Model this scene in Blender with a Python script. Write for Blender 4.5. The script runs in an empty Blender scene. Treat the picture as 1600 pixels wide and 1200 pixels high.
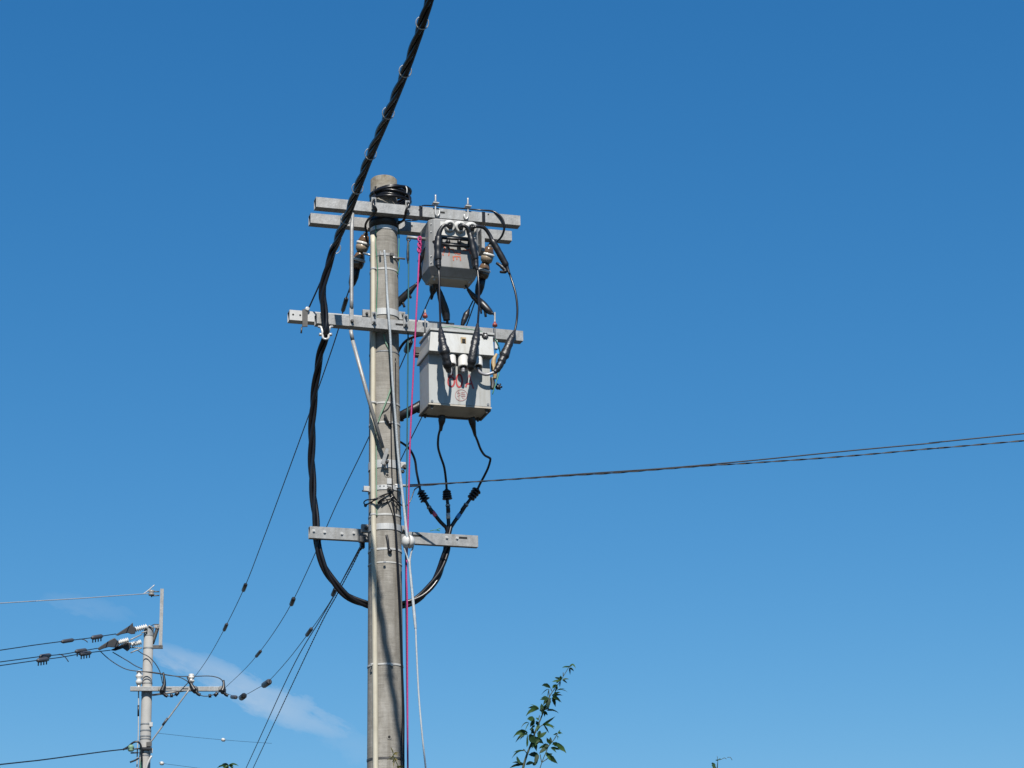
import bpy, bmesh, math, random
from mathutils import Vector, Matrix, noise
random.seed(7)
R = math.radians
scene = bpy.context.scene
col = scene.collection

# ------------------------------------------------------------------ camera
F_PX, PITCH, ROLL, CAM_Z = 3400.0, R(18.09), R(-1.29), 1.6
fwd = Vector((0, math.cos(PITCH), math.sin(PITCH)))
rt0 = Vector((1, 0, 0)); up0 = Vector((0, -math.sin(PITCH), math.cos(PITCH)))
rt = math.cos(ROLL) * rt0 + math.sin(ROLL) * up0
up = -math.sin(ROLL) * rt0 + math.cos(ROLL) * up0
CAM = Vector((0, 0, CAM_Z))
cd = bpy.data.cameras.new('camera'); cam = bpy.data.objects.new('camera', cd); col.objects.link(cam)
cd.sensor_width = 36.0; cd.lens = 36.0 * F_PX / 1600.0; cd.clip_start = 0.05; cd.clip_end = 5000
cam.matrix_world = Matrix(((rt.x, up.x, -fwd.x, 0), (rt.y, up.y, -fwd.y, 0), (rt.z, up.z, -fwd.z, CAM_Z), (0, 0, 0, 1)))
scene.camera = cam
scene.render.resolution_x, scene.render.resolution_y = 1024, 768

# ------------------------------------------------------------------ light and sky
SUN_EL, SUN_AZ = R(48), R(174.5)           # azimuth clockwise from +Y: behind the viewer, a little to the right
sdir = Vector((math.sin(SUN_AZ) * math.cos(SUN_EL), math.cos(SUN_AZ) * math.cos(SUN_EL), math.sin(SUN_EL)))
sl = bpy.data.lights.new('sun', 'SUN'); sl.energy = 5.0; sl.angle = R(0.53); sl.color = (1.0, 0.95, 0.87)
so = bpy.data.objects.new('sun', sl); col.objects.link(so)
so.rotation_euler = sdir.to_track_quat('Z', 'Y').to_euler(); so.location = sdir * 60
world = bpy.data.worlds.new("World"); scene.world = world; world.use_nodes = True
wt = world.node_tree; wt.nodes.clear()
def wn(t, **k):
    n = wt.nodes.new(t)
    for a, b in k.items(): setattr(n, a, b)
    return n
sky = wn('ShaderNodeTexSky', sky_type='NISHITA', sun_disc=False, sun_elevation=SUN_EL, sun_rotation=SUN_AZ,
         altitude=100, air_density=1.0, dust_density=0.25, ozone_density=3.0)
bg = wn('ShaderNodeBackground'); bg.inputs['Strength'].default_value = 0.0574
out = wn('ShaderNodeOutputWorld')
# thin cirrus, placed by direction on the sky
tc = wn('ShaderNodeTexCoord'); sep = wn('ShaderNodeSeparateXYZ'); wt.links.new(tc.outputs['Generated'], sep.inputs[0])
def wm(op, a, b=None, c=None):
    n = wn('ShaderNodeMath', operation=op)
    for i, x in enumerate((a, b, c)):
        if x is None: continue
        if isinstance(x, (int, float)): n.inputs[i].default_value = x
        else: wt.links.new(x, n.inputs[i])
    return n.outputs[0]
def raydir(px, py): return fwd + rt * ((px - 800) / F_PX) - up * ((py - 600) / F_PX)
ysafe = wm('MAXIMUM', sep.outputs[1], 0.05)
tx = wm('DIVIDE', sep.outputs[0], ysafe); tz = wm('DIVIDE', sep.outputs[2], ysafe)
def wisp(p0, p1, half, amount, seed):
    a, b = raydir(*p0), raydir(*p1)
    ax, az, bx, bz = a.x / a.y, a.z / a.y, b.x / b.y, b.z / b.y
    cx, cz = (ax + bx) / 2, (az + bz) / 2; L = math.hypot(bx - ax, bz - az) / 2
    ex, ez = (bx - ax) / (2 * L), (bz - az) / (2 * L)
    dx = wm('SUBTRACT', tx, cx); dz = wm('SUBTRACT', tz, cz)
    s = wm('DIVIDE', wm('ADD', wm('MULTIPLY', dx, ex), wm('MULTIPLY', dz, ez)), L)
    t = wm('DIVIDE', wm('SUBTRACT', wm('MULTIPLY', dz, ex), wm('MULTIPLY', dx, ez)), half / F_PX)
    cmb = wn('ShaderNodeCombineXYZ'); wt.links.new(wm('MULTIPLY', s, 2.2), cmb.inputs[0]); wt.links.new(wm('MULTIPLY', t, 1.0), cmb.inputs[1]); cmb.inputs[2].default_value = seed
    nz = wn('ShaderNodeTexNoise'); nz.inputs['Scale'].default_value = 1.3; nz.inputs['Detail'].default_value = 7; nz.inputs['Roughness'].default_value = 0.62
    wt.links.new(cmb.outputs[0], nz.inputs['Vector'])
    t2 = wm('ADD', t, wm('MULTIPLY', wm('SUBTRACT', nz.outputs['Fac'], 0.5), 1.7))
    s2 = wm('ADD', s, wm('MULTIPLY', wm('SUBTRACT', nz.outputs['Fac'], 0.5), 0.9))
    d = wm('ADD', wm('MULTIPLY', s2, s2), wm('MULTIPLY', t2, t2))
    m = wm('MAXIMUM', wm('SUBTRACT', 1.0, d), 0.0)
    m = wm('MULTIPLY', wm('POWER', m, 0.8), wm('ADD', 0.35, wm('MULTIPLY', nz.outputs['Fac'], 1.1)))
    return wm('MULTIPLY', m, amount)
c1 = wisp((228, 1006), (550, 1151), 30, 0.48, 0.3)
c2 = wisp((60, 930), (215, 965), 18, 0.10, 5.1)
c3 = wisp((470, 1130), (640, 1200), 26, 0.10, 9.7)
cl = wm('MINIMUM', wm('ADD', wm('ADD', c1, c2), c3), 0.6)
mixc = wn('ShaderNodeMix', data_type='RGBA'); wt.links.new(cl, mixc.inputs['Factor'])
mixc.inputs['B'].default_value = (5.7, 6.6, 7.7, 1)
# the camera's colour response to the clear sky: deeper blue overhead, paler low down
spc = wn('ShaderNodeSeparateColor'); wt.links.new(sky.outputs[0], spc.inputs[0]); cmc = wn('ShaderNodeCombineColor')
for i, (k, g, mx) in enumerate(((.274, 1.453, 1.85), (1.03, .86, 4.5), (2.03, .645, 7.6))):  # caps dim the unseen sunward sky so that shade comes out darker
    wt.links.new(wm('MINIMUM', wm('MULTIPLY', wm('POWER', spc.outputs[i], g), k), mx), cmc.inputs[i])
SKYOUT = cmc.outputs[0]
wt.links.new(SKYOUT, mixc.inputs['A']); wt.links.new(mixc.outputs['Result'], bg.inputs['Color']); wt.links.new(bg.outputs[0], out.inputs[0])
scene.view_settings.view_transform = 'Standard'; scene.view_settings.look = 'None'
scene.view_settings.exposure = 0.8; scene.view_settings.gamma = 1.0
scene.render.engine = 'CYCLES'

# ------------------------------------------------------------------ materials
def mat(name, c, rough=0.5, metal=0.0, var=0.12, scale=14, dirt=None, dirt_amt=0.0, dirt_scale=5, bump=0.0, bscale=60, spec=0.5, stretch=None, coat=0.0, streak=0.0):
    c = [x * .545 for x in c]; dirt = tuple(x * .545 for x in dirt) if dirt else None
    m = bpy.data.materials.new(name); m.use_nodes = True; nt = m.node_tree; b = nt.nodes['Principled BSDF']
    tc = nt.nodes.new('ShaderNodeTexCoord'); vec = tc.outputs['Object']
    if stretch:
        mp = nt.nodes.new('ShaderNodeMapping'); mp.inputs['Scale'].default_value = stretch; nt.links.new(vec, mp.inputs[0]); vec = mp.outputs[0]
    n1 = nt.nodes.new('ShaderNodeTexNoise'); n1.inputs['Scale'].default_value = scale; n1.inputs['Detail'].default_value = 5; n1.inputs['Roughness'].default_value = .65
    nt.links.new(vec, n1.inputs['Vector'])
    r1 = nt.nodes.new('ShaderNodeValToRGB'); nt.links.new(n1.outputs['Fac'], r1.inputs[0])
    r1.color_ramp.elements[0].position = .3; r1.color_ramp.elements[1].position = .7
    r1.color_ramp.elements[0].color = (*[x * (1 - var) for x in c], 1); r1.color_ramp.elements[1].color = (*[min(1, x * (1 + var)) for x in c], 1)
    colr = r1.outputs[0]
    if dirt:
        n2 = nt.nodes.new('ShaderNodeTexNoise'); n2.inputs['Scale'].default_value = dirt_scale; n2.inputs['Detail'].default_value = 8; n2.inputs['Roughness'].default_value = .7
        nt.links.new(tc.outputs['Object'], n2.inputs['Vector'])
        r2 = nt.nodes.new('ShaderNodeValToRGB'); r2.color_ramp.elements[0].position = .5; r2.color_ramp.elements[1].position = .72
        r2.color_ramp.elements[0].color = (0, 0, 0, 1); r2.color_ramp.elements[1].color = (dirt_amt,) * 3 + (1,)
        nt.links.new(n2.outputs['Fac'], r2.inputs[0])
        mx = nt.nodes.new('ShaderNodeMix'); mx.data_type = 'RGBA'; nt.links.new(r2.outputs[0], mx.inputs['Factor']); nt.links.new(colr, mx.inputs['A']); mx.inputs['B'].default_value = (*dirt, 1)
        colr = mx.outputs['Result']
    if streak:                                   # rain runs and grime washed down the faces
        for sc_, p0, k in (((30, 30, 1.6), .5, streak), ((7, 7, 2.2), .45, streak * .6)):
            mp = nt.nodes.new('ShaderNodeMapping'); mp.inputs['Scale'].default_value = sc_; nt.links.new(tc.outputs['Object'], mp.inputs[0])
            n4 = nt.nodes.new('ShaderNodeTexNoise'); n4.inputs['Scale'].default_value = 1; n4.inputs['Detail'].default_value = 6; n4.inputs['Roughness'].default_value = .7; nt.links.new(mp.outputs[0], n4.inputs['Vector'])
            r4 = nt.nodes.new('ShaderNodeValToRGB'); r4.color_ramp.elements[0].position = p0; r4.color_ramp.elements[1].position = p0 + .22
            r4.color_ramp.elements[0].color = (0, 0, 0, 1); r4.color_ramp.elements[1].color = (k, k, k, 1); nt.links.new(n4.outputs['Fac'], r4.inputs[0])
            mx = nt.nodes.new('ShaderNodeMix'); mx.data_type = 'RGBA'; nt.links.new(r4.outputs[0], mx.inputs['Factor']); nt.links.new(colr, mx.inputs['A']); mx.inputs['B'].default_value = (c[0] * .62, c[1] * .56, c[2] * .46, 1)
            colr = mx.outputs['Result']
    nt.links.new(colr, b.inputs['Base Color'])
    b.inputs['Roughness'].default_value = rough; b.inputs['Metallic'].default_value = metal; b.inputs['Specular IOR Level'].default_value = spec
    if coat: b.inputs['Coat Weight'].default_value = coat
    if bump:
        n3 = nt.nodes.new('ShaderNodeTexNoise'); n3.inputs['Scale'].default_value = bscale; n3.inputs['Detail'].default_value = 4
        nt.links.new(tc.outputs['Object'], n3.inputs['Vector'])
        bp = nt.nodes.new('ShaderNodeBump'); bp.inputs['Strength'].default_value = bump; bp.inputs['Distance'].default_value = .004
        nt.links.new(n3.outputs['Fac'], bp.inputs['Height']); nt.links.new(bp.outputs[0], b.inputs['Normal'])
    return m
M = {}
M['galv'] = mat('galvanised_steel', (.40, .408, .41), .5, .25, .24, 30, (.25, .245, .235), .7, 7, .2, 90, streak=.35)
M['galv_bright'] = mat('bright_galvanised_steel', (.66, .66, .65), .42, .25, .08, 30, (.45, .44, .42), .4, 9, .1, 90)
M['steel'] = mat('band_steel', (.48, .48, .47), .32, .55, .1, 30, (.3, .28, .25), .4, 12)
M['steel_shiny'] = mat('shiny_band_steel', (.75, .75, .73), .3, .2, .06, 30)
M['steel_dark'] = mat('dark_steel', (.12, .115, .11), .5, .4, .2, 30)
M['rubber'] = mat('black_rubber', (.010, .010, .013), .42, 0, .25, 25, bump=.1, bscale=80)
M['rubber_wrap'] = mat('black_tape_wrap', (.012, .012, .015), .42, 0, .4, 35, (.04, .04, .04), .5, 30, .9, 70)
M['cable'] = mat('black_cable_sheath', (.009, .008, .010), .30, 0, .2, 30, (.03, .027, .025), .35, 12, spec=.4)
M['wire'] = mat('line_wire', (.012, .018, .028), .5, 0, .2, 20)
M['hole'] = mat('dark_hole', (.012, .012, .012), .9, 0, .1, 20)
M['cream'] = mat('cream_plastic_pipe', (.70, .65, .52), .5, 0, .06, 6, (.42, .38, .29), .55, 4, streak=.4)
M['white_strap'] = mat('white_strap', (.62, .62, .60), .45, .0, .08, 30)
M['porcelain'] = mat('white_porcelain', (.80, .79, .76), .2, 0, .04, 20, (.5, .47, .42), .25, 20, coat=.3)
M['porcelain_grey'] = mat('grey_porcelain', (.33, .32, .30), .3, 0, .08, 20)
M['tan_porcelain'] = mat('tan_porcelain', (.42, .34, .25), .28, 0, .2, 20, (.25, .18, .11), .6, 12)
M['brown'] = mat('brown_porcelain', (.14, .075, .035), .25, 0, .35, 25, (.33, .24, .15), .5, 14, coat=.3)
M['box_grey'] = mat('grey_box_paint', (.37, .375, .38), .5, 0, .05, 7, (.17, .165, .155), .4, 6, .06, 60, streak=.6)
M['box_plate'] = mat('bare_box_plate', (.46, .43, .38), .45, .1, .15, 16, (.42, .38, .30), .5, 10)
M['box_pale'] = mat('pale_box_paint', (.545, .565, .565), .45, 0, .035, 6, (.46, .45, .42), .35, 6, .05, 60, streak=.55)
M['box_pale_bottom'] = mat('pale_box_bottom', (.62, .56, .47), .5, 0, .12, 9, (.36, .30, .23), .5, 7)  # underside colour raised to stand in for weak ground bounce
M['concrete_far'] = mat('pale_concrete', (.46, .455, .44), .85, 0, .08, 6, (.33, .30, .26), .5, 2.5, .2, 40)
M['red'] = mat('red_lettering', (.50, .04, .05), .6, 0, .2, 40)
M['faded_red'] = mat('faded_red_lettering', (.44, .22, .22), .6, 0, .2, 60)
M['orange'] = mat('orange_paint_marker', (.62, .15, .08), .6, 0, .25, 60)
M['pink'] = mat('pink_rope', (.52, .025, .20), .7, 0, .15, 90, bump=.8, bscale=160)
M['red_cap'] = mat('red_fitting', (.33, .05, .03), .5, 0, .3, 30)
M['teal'] = mat('teal_rope', (.01, .12, .15), .7, 0, .2, 90)
M['green'] = mat('green_wire', (.03, .22, .12), .5, 0, .2, 30)
M['green_faded'] = mat('faded_green_wire', (.20, .36, .25), .6, 0, .2, 20)
M['white_rope'] = mat('white_rope', (.45, .50, .54), .75, 0, .15, 80, (.30, .33, .35), .5, 30, .8, 150)
M['blue'] = mat('blue_tape', (.06, .42, .95), .5, 0, .1, 30)
M['pink_tape'] = mat('pink_tape', (.9, .16, .30), .5, 0, .1, 30)
M['tan'] = mat('tan_cover', (.52, .38, .20), .6, 0, .25, 25)
M['grey_lead'] = mat('grey_cable_lead', (.34, .34, .37), .35, 0, .1, 30)
M['grey_cover'] = mat('grey_joint_cover', (.075, .075, .085), .5, 0, .15, 30)
M['stem'] = mat('plant_stem', (.06, .075, .03), .6, 0, .3, 20)

def leaf_mat(name, a, b):
    m = bpy.data.materials.new(name); m.use_nodes = True; nt = m.node_tree; p = nt.nodes['Principled BSDF']
    g = nt.nodes.new('ShaderNodeNewGeometry'); r = nt.nodes.new('ShaderNodeValToRGB')
    r.color_ramp.elements[0].color = (*a, 1); r.color_ramp.elements[1].color = (*b, 1)
    nt.links.new(g.outputs['Random Per Island'], r.inputs[0]); nt.links.new(r.outputs[0], p.inputs['Base Color'])
    p.inputs['Roughness'].default_value = .6; p.inputs['Specular IOR Level'].default_value = .25
    tr = nt.nodes.new('ShaderNodeBsdfTranslucent'); nt.links.new(r.outputs[0], tr.inputs[0])
    mx = nt.nodes.new('ShaderNodeMixShader'); mx.inputs[0].default_value = .35
    o = nt.nodes['Material Output']; nt.links.new(p.outputs[0], mx.inputs[1]); nt.links.new(tr.outputs[0], mx.inputs[2]); nt.links.new(mx.outputs[0], o.inputs[0])
    return m
M['leaf'] = leaf_mat('dark_green_leaf', (.005, .020, .009), (.042, .090, .022))
M['leaf_young'] = leaf_mat('young_yellow_leaf', (.08, .085, .02), (.16, .13, .04))

def concrete():
    m = bpy.data.materials.new('weathered_concrete'); m.use_nodes = True; nt = m.node_tree; b = nt.nodes['Principled BSDF']; N = nt.nodes.new; K = nt.links.new
    tc = N('ShaderNodeTexCoord')
    def nz(scale, st, det=6, ro=.65):
        mp = N('ShaderNodeMapping'); mp.inputs['Scale'].default_value = st; K(tc.outputs['Object'], mp.inputs[0])
        n = N('ShaderNodeTexNoise'); n.inputs['Scale'].default_value = scale; n.inputs['Detail'].default_value = det; n.inputs['Roughness'].default_value = ro
        K(mp.outputs[0], n.inputs['Vector']); return n.outputs['Fac']
    def ramp(f, p0, p1, c0, c1):
        r = N('ShaderNodeValToRGB'); r.color_ramp.elements[0].position = p0; r.color_ramp.elements[1].position = p1
        r.color_ramp.elements[0].color = (*c0, 1); r.color_ramp.elements[1].color = (*c1, 1); K(f, r.inputs[0]); return r.outputs[0]
    def mix(f, a, bb, mode='MIX'):
        x = N('ShaderNodeMix'); x.data_type = 'RGBA'; x.blend_type = mode
        if isinstance(f, float): x.inputs['Factor'].default_value = f
        else: K(f, x.inputs['Factor'])
        for s, v in (('A', a), ('B', bb)):
            if isinstance(v, tuple): x.inputs[s].default_value = (*v, 1)
            else: K(v, x.inputs[s])
        return x.outputs['Result']
    c = ramp(nz(3, (1, 1, .5)), .3, .7, (.168, .159, .142), (.262, .252, .232))
    # horizontal trowel lines
    ln = ramp(nz(1, (7, 7, 80), 6, .8), .36, .64, (.66, .65, .64), (1.12, 1.12, 1.12)); c = mix(ramp(nz(1, (3, 3, 1.6), 4, .6), .38, .62, (.35, .35, .35), (1, 1, 1)), c, ln, 'MULTIPLY')
    bl = ramp(nz(1, (11, 11, 5), 6, .7), .42, .62, (.78, .77, .75), (1.1, 1.1, 1.1)); c = mix(.8, c, bl, 'MULTIPLY')
    # fine pale scratches
    sc = ramp(nz(1, (14, 14, 240), 2, .5), .66, .72, (0, 0, 0), (.55, .55, .55)); c = mix(sc, c, (.26, .25, .235))
    # vertical run stains
    vs = ramp(nz(1, (26, 26, .9), 4, .6), .5, .68, (0, 0, 0), (.5, .5, .5)); c = mix(vs, c, (.095, .083, .067))
    # lichen and soot towards the bare top
    sp = N('ShaderNodeSeparateXYZ'); K(tc.outputs['Object'], sp.inputs[0])
    mr = N('ShaderNodeMapRange'); mr.inputs[1].default_value = TOPZ - .17; mr.inputs[2].default_value = TOPZ - .02; mr.inputs[3].default_value = 0; mr.inputs[4].default_value = .9; K(sp.outputs[2], mr.inputs[0])
    li = ramp(nz(22, (1, 1, 1), 6, .7), .36, .6, (.4, .4, .4), (1, 1, 1))
    mm = N('ShaderNodeMath'); mm.operation = 'MULTIPLY'; K(mr.outputs[0], mm.inputs[0]); K(li, mm.inputs[1])
    lc = ramp(nz(45, (1, 1, 1)), .35, .65, (.07, .05, .03), (.115, .10, .06)); c = mix(mm.outputs[0], c, lc)
    K(c, b.inputs['Base Color']); b.inputs['Roughness'].default_value = .88; b.inputs['Specular IOR Level'].default_value = .3
    bp = N('ShaderNodeBump'); bp.inputs['Strength'].default_value = .5; bp.inputs['Distance'].default_value = .003
    K(nz(1, (40, 40, 160), 4), bp.inputs['Height']); K(bp.outputs[0], b.inputs['Normal'])
    return m

# ------------------------------------------------------------------ mesh helpers
class MB:
    def __init__(s): s.v = []; s.f = []; s.sm = []
    def add(s, vs, fs, smooth=False):
        o = len(s.v); s.v += [Vector(x) for x in vs]; s.f += [tuple(i + o for i in f) for f in fs]; s.sm += [smooth] * len(fs); return s
    def box(s, c, ax, h):                       # centre, three axes, half sizes
        c = Vector(c); vs = []
        for k in (-1, 1):
            for j in (-1, 1):
                for i in (-1, 1): vs.append(c + ax[0] * (h[0] * i) + ax[1] * (h[1] * j) + ax[2] * (h[2] * k))
        return s.add(vs, [(0, 2, 3, 1), (4, 5, 7, 6), (0, 1, 5, 4), (2, 6, 7, 3), (0, 4, 6, 2), (1, 3, 7, 5)])
    def tube(s, pts, r, seg=8, closed=False, cap=True):
        pts = [Vector(p) for p in pts]; n = len(pts)
        rs = r if isinstance(r, (list, tuple)) else [r] * n
        tan = []
        for i in range(n):
            a = pts[(i - 1) % n] if closed or i > 0 else pts[i]; b = pts[(i + 1) % n] if closed or i < n - 1 else pts[i]
            t = b - a; tan.append(t.normalized() if t.length > 1e-9 else Vector((0, 0, 1)))
        x = tan[0].orthogonal().normalized(); vs = []
        for i in range(n):
            x = (x - tan[i] * x.dot(tan[i])); x = x.normalized() if x.length > 1e-9 else tan[i].orthogonal().normalized()
            y = tan[i].cross(x)
            for k in range(seg):
                a = 2 * math.pi * k / seg; vs.append(pts[i] + (x * math.cos(a) + y * math.sin(a)) * rs[i])
        fs = [(i * seg + k, i * seg + (k + 1) % seg, ((i + 1) % n) * seg + (k + 1) % seg, ((i + 1) % n) * seg + k) for i in range(n if closed else n - 1) for k in range(seg)]
        o = len(s.v); s.add(vs, fs, True)
        if cap and not closed:
            s.f += [tuple(o + k for k in range(seg))[::-1], tuple(o + (n - 1) * seg + k for k in range(seg))]; s.sm += [False, False]
        return s
    def lathe(s, a, axis, prof, seg=20, smooth=True, cap=True):   # prof: (distance along axis, radius)
        a = Vector(a); axis = Vector(axis).normalized(); x = axis.orthogonal().normalized(); y = axis.cross(x); vs = []
        for t, r in prof:
            for k in range(seg):
                q = 2 * math.pi * k / seg; vs.append(a + axis * t + (x * math.cos(q) + y * math.sin(q)) * r)
        n = len(prof); o = len(s.v)
        s.add(vs, [(i * seg + k, i * seg + (k + 1) % seg, (i + 1) * seg + (k + 1) % seg, (i + 1) * seg + k) for i in range(n - 1) for k in range(seg)], smooth)
        if cap:
            s.f += [tuple(o + k for k in range(seg))[::-1], tuple(o + (n - 1) * seg + k for k in range(seg))]; s.sm += [False, False]
        return s
    def cyl(s, a, b, r, r2=None, seg=14):
        a = Vector(a); b = Vector(b); return s.lathe(a, b - a, [(0, r), ((b - a).length, r if r2 is None else r2)], seg)
    def loft(s, polys):
        n = len(polys[0]); vs = [p for q in polys for p in q]
        fs = [(i * n + k, i * n + (k + 1) % n, (i + 1) * n + (k + 1) % n, (i + 1) * n + k) for i in range(len(polys) - 1) for k in range(n)]
        fs += [tuple(range(n))[::-1], tuple((len(polys) - 1) * n + k for k in range(n))]
        return s.add(vs, fs)
    def ball(s, c, r, seg=14, squash=(1, 1, 1)):
        bm = bmesh.new(); bmesh.ops.create_uvsphere(bm, u_segments=seg, v_segments=seg // 2 + 2, radius=1)
        bm.verts.index_update(); vs = [Vector(c) + Vector((v.co.x * r * squash[0], v.co.y * r * squash[1], v.co.z * r * squash[2])) for v in bm.verts]
        fs = [tuple(v.index for v in f.verts) for f in bm.faces]; bm.free(); return s.add(vs, fs, True)
    def ribbon(s, pts, w, nrm, t=.0012):         # flat painted stroke lying on a plane
        pts = [Vector(p) for p in pts]; L = []; Q = []
        for i, p in enumerate(pts):
            d = (pts[min(i + 1, len(pts) - 1)] - pts[max(i - 1, 0)]).normalized(); sd = nrm.cross(d).normalized() * (w / 2); L.append(p + sd); Q.append(p - sd)
        n = len(pts); return s.add([x + nrm * t for x in L] + [x + nrm * t for x in Q], [(i, i + 1, n + i + 1, n + i) for i in range(n - 1)])
    def build(s, name, m, parent=None, bevel=0, loc=None):
        if parent is not None: loc = root_loc(parent)
        elif loc is None:
            loc = Vector((sum(v.x for v in s.v) / len(s.v), sum(v.y for v in s.v) / len(s.v), min(v.z for v in s.v)))
        loc = Vector(loc)
        me = bpy.data.meshes.new(name); me.from_pydata([v - loc for v in s.v], [], s.f); me.polygons.foreach_set('use_smooth', s.sm); me.update()
        bm = bmesh.new(); bm.from_mesh(me); bmesh.ops.recalc_face_normals(bm, faces=bm.faces); bm.to_mesh(me); bm.free()
        me.materials.append(M[m] if isinstance(m, str) else m)
        o = bpy.data.objects.new(name, me); col.objects.link(o)
        if parent is not None: o.parent = parent
        else: o.location = loc
        if bevel:
            b = o.modifiers.new('bevel', 'BEVEL'); b.width = bevel; b.segments = 2; b.limit_method = 'ANGLE'; b.angle_limit = R(40)
        return o
def root_loc(o):
    while o.parent: o = o.parent
    return o.location.copy()
def thing(name, label, cat, loc, group=None):
    o = bpy.data.objects.new(name, None); col.objects.link(o); o.location = loc; o.empty_display_size = .1
    return tag(o, label, cat, group)
def tag(o, label, cat, group=None, kind=None):
    if label: o['label'] = label
    if cat: o['category'] = cat
    if group: o['group'] = group
    if kind: o['kind'] = kind
    return o
def spline(pts, n=8):
    pts = [Vector(p) for p in pts]
    if len(pts) < 3: return [pts[0].lerp(pts[-1], i / n) for i in range(n + 1)]
    P = [pts[0] * 2 - pts[1]] + pts + [pts[-1] * 2 - pts[-2]]; o = []
    for i in range(1, len(P) - 2):
        a, b, c, d = P[i - 1:i + 3]
        for k in range(n):
            t = k / n; o.append(.5 * ((2 * b) + (c - a) * t + (2 * a - 5 * b + 4 * c - d) * t * t + (3 * b - a - 3 * c + d) * t ** 3))
    o.append(P[-2]); return o
def lerp_list(rs, n):
    o = []
    for i in range(len(rs) - 1):
        for k in range(n): o.append(rs[i] + (rs[i + 1] - rs[i]) * k / n)
    return o + [rs[-1]]

# ------------------------------------------------------------------ survey: sight lines of the photo met with upright planes of the place
ZUP = Vector((0, 0, 1))
class Frame:
    def __init__(s, x, y, yaw): s.o = Vector((x, y, 0)); s.yaw = yaw; s.u = Vector((math.cos(yaw), math.sin(yaw), 0)); s.v = Vector((math.sin(yaw), -math.cos(yaw), 0))
    def W(s, px, py, v=0.0):
        d = raydir(px, py); return CAM + d * ((s.o.dot(s.v) + v - CAM.dot(s.v)) / d.dot(s.v))
    def L(s, u, v, z): return s.o + s.u * u + s.v * v + ZUP * z
    def uz(s, px, py, v): p = s.W(px, py, v); return (p - s.o).dot(s.u), p.z
    def path(s, pts): return [s.W(*p[:3]) for p in pts]
def on_plane(px, py, A, B):                    # sight line met with the upright plane through plan points A and B
    n = Vector((B[1] - A[1], A[0] - B[0], 0)); d = raydir(px, py); a = Vector((A[0], A[1], 0)); return CAM + d * ((a - CAM).dot(n) / d.dot(n))
D0 = 14.46
_d = raydir(600.5, 560); X0 = _d.x / _d.y * D0
F = Frame(X0, D0, R(17.5)); u, v = F.u, F.v
AX = (u, v, ZUP)
_d = raydir(599.5, 280); TOPZ = CAM_Z + _d.z / _d.y * D0
def PR(z): return .0955 + (TOPZ - z) / 150
def MM(px): return px / 225.0                   # photo pixels to metres near the pole
def on_pole(px, py, extra=0.0):
    d = raydir(px, py); dh = Vector((d.x, d.y)); o = Vector((X0, D0)); r = PR(5) + extra; p = None
    for _ in range(3):
        t0 = dh.dot(o) / dh.dot(dh); q = dh * t0 - o; h = q.length
        t = t0 if h >= r else t0 - math.sqrt(r * r - h * h) / dh.length
        p = CAM + d * t; r = PR(p.z) + extra
    return p
def axis_at(z): return Vector((X0, D0, z))
def mkpath(pts, n=8):                          # (px,py,v) in the frame, or (px,py,'p',extra) lying on the pole
    return spline([on_pole(p[0], p[1], p[3] if len(p) > 3 else .006) if p[2] == 'p' else F.W(*p[:3]) for p in pts], n)

# ------------------------------------------------------------------ ground
def ground():
    m = mat('gravel_and_grass', (.075, .072, .06), .95, 0, .35, .9, (.035, .06, .02), .8, .25, .6, 20)
    b = MB(); n = 24; S = 1500.0
    g = lambda t: math.copysign(abs(t) ** 2.2, t) * S
    vs = [(g(-1 + 2 * i / n), g(-1 + 2 * j / n), 0) for j in range(n + 1) for i in range(n + 1)]
    b.add(vs, [(j * (n + 1) + i, j * (n + 1) + i + 1, (j + 1) * (n + 1) + i + 1, (j + 1) * (n + 1) + i) for j in range(n) for i in range(n)])
    o = b.build('ground', m, loc=(0, 0, 0)); o['kind'] = 'structure'
ground()

# ================================================================== NEAR POLE
pole = thing('utility_pole', 'near weathered concrete utility pole with three tiers of steel crossarms and cream conduit', 'utility pole', (X0, D0, 0))
b = MB(); zs = [-.6, 0, 1, 2, 3, 4, 5, 6, TOPZ - .6, TOPZ - .3, TOPZ - .012]
b.lathe(axis_at(0), ZUP, [(z, PR(z)) for z in zs] + [(TOPZ, PR(TOPZ) - .012)], 48)
M['concrete'] = concrete(); b.build('shaft', 'concrete', pole)

def arm(px, py, vf, length, yaw, h, dep, m, holes=(), slots=(), solid=False, parent=pole):
    f = Frame(X0, D0, yaw); A = f.W(px, py, vf); U, V = f.u, f.v; b = MB()
    def ring(t, ins): return [A + U * t - ZUP * (ins if a == 0 else h - ins) - V * (ins if c == 0 else dep - ins) for a, c in ((0, 0), (1, 0), (1, 1), (0, 1))]
    w = .0035; r = [ring(0, 0), ring(length, 0)]
    vs = r[0] + r[1] + ring(0, w) + ring(.35, w) + ring(length, w) + ring(length - .35, w); fs = []
    for k in range(4):
        q = (k + 1) % 4
        fs += [(k, q, 4 + q, 4 + k), (k, q, 8 + q, 8 + k), (8 + k, 8 + q, 12 + q, 12 + k), (4 + k, 4 + q, 16 + q, 16 + k), (16 + k, 16 + q, 20 + q, 20 + k)]
    fs += [(12, 13, 14, 15), (20, 21, 22, 23)]
    b.add(vs, fs); o = b.build('crossarm', m, parent)
    for hx, hy, hr in holes:                    # bolt holes, seen as small dark discs
        c = f.W(hx, hy, vf); MB().cyl(c + V * .0012, c - V * .001, hr, seg=12).build('bolt_hole', 'hole', o)
    for x0, x1, y in slots:
        a, c = f.W(x0, y, vf), f.W(x1, y, vf); U2 = (c - a) - ZUP * (c - a).z
        MB().box((a + U2 * .5) + V * .0002, (U, V, ZUP), (U2.length / 2, .001, .007)).build('slot', 'hole', o)
    return o, f
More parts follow.
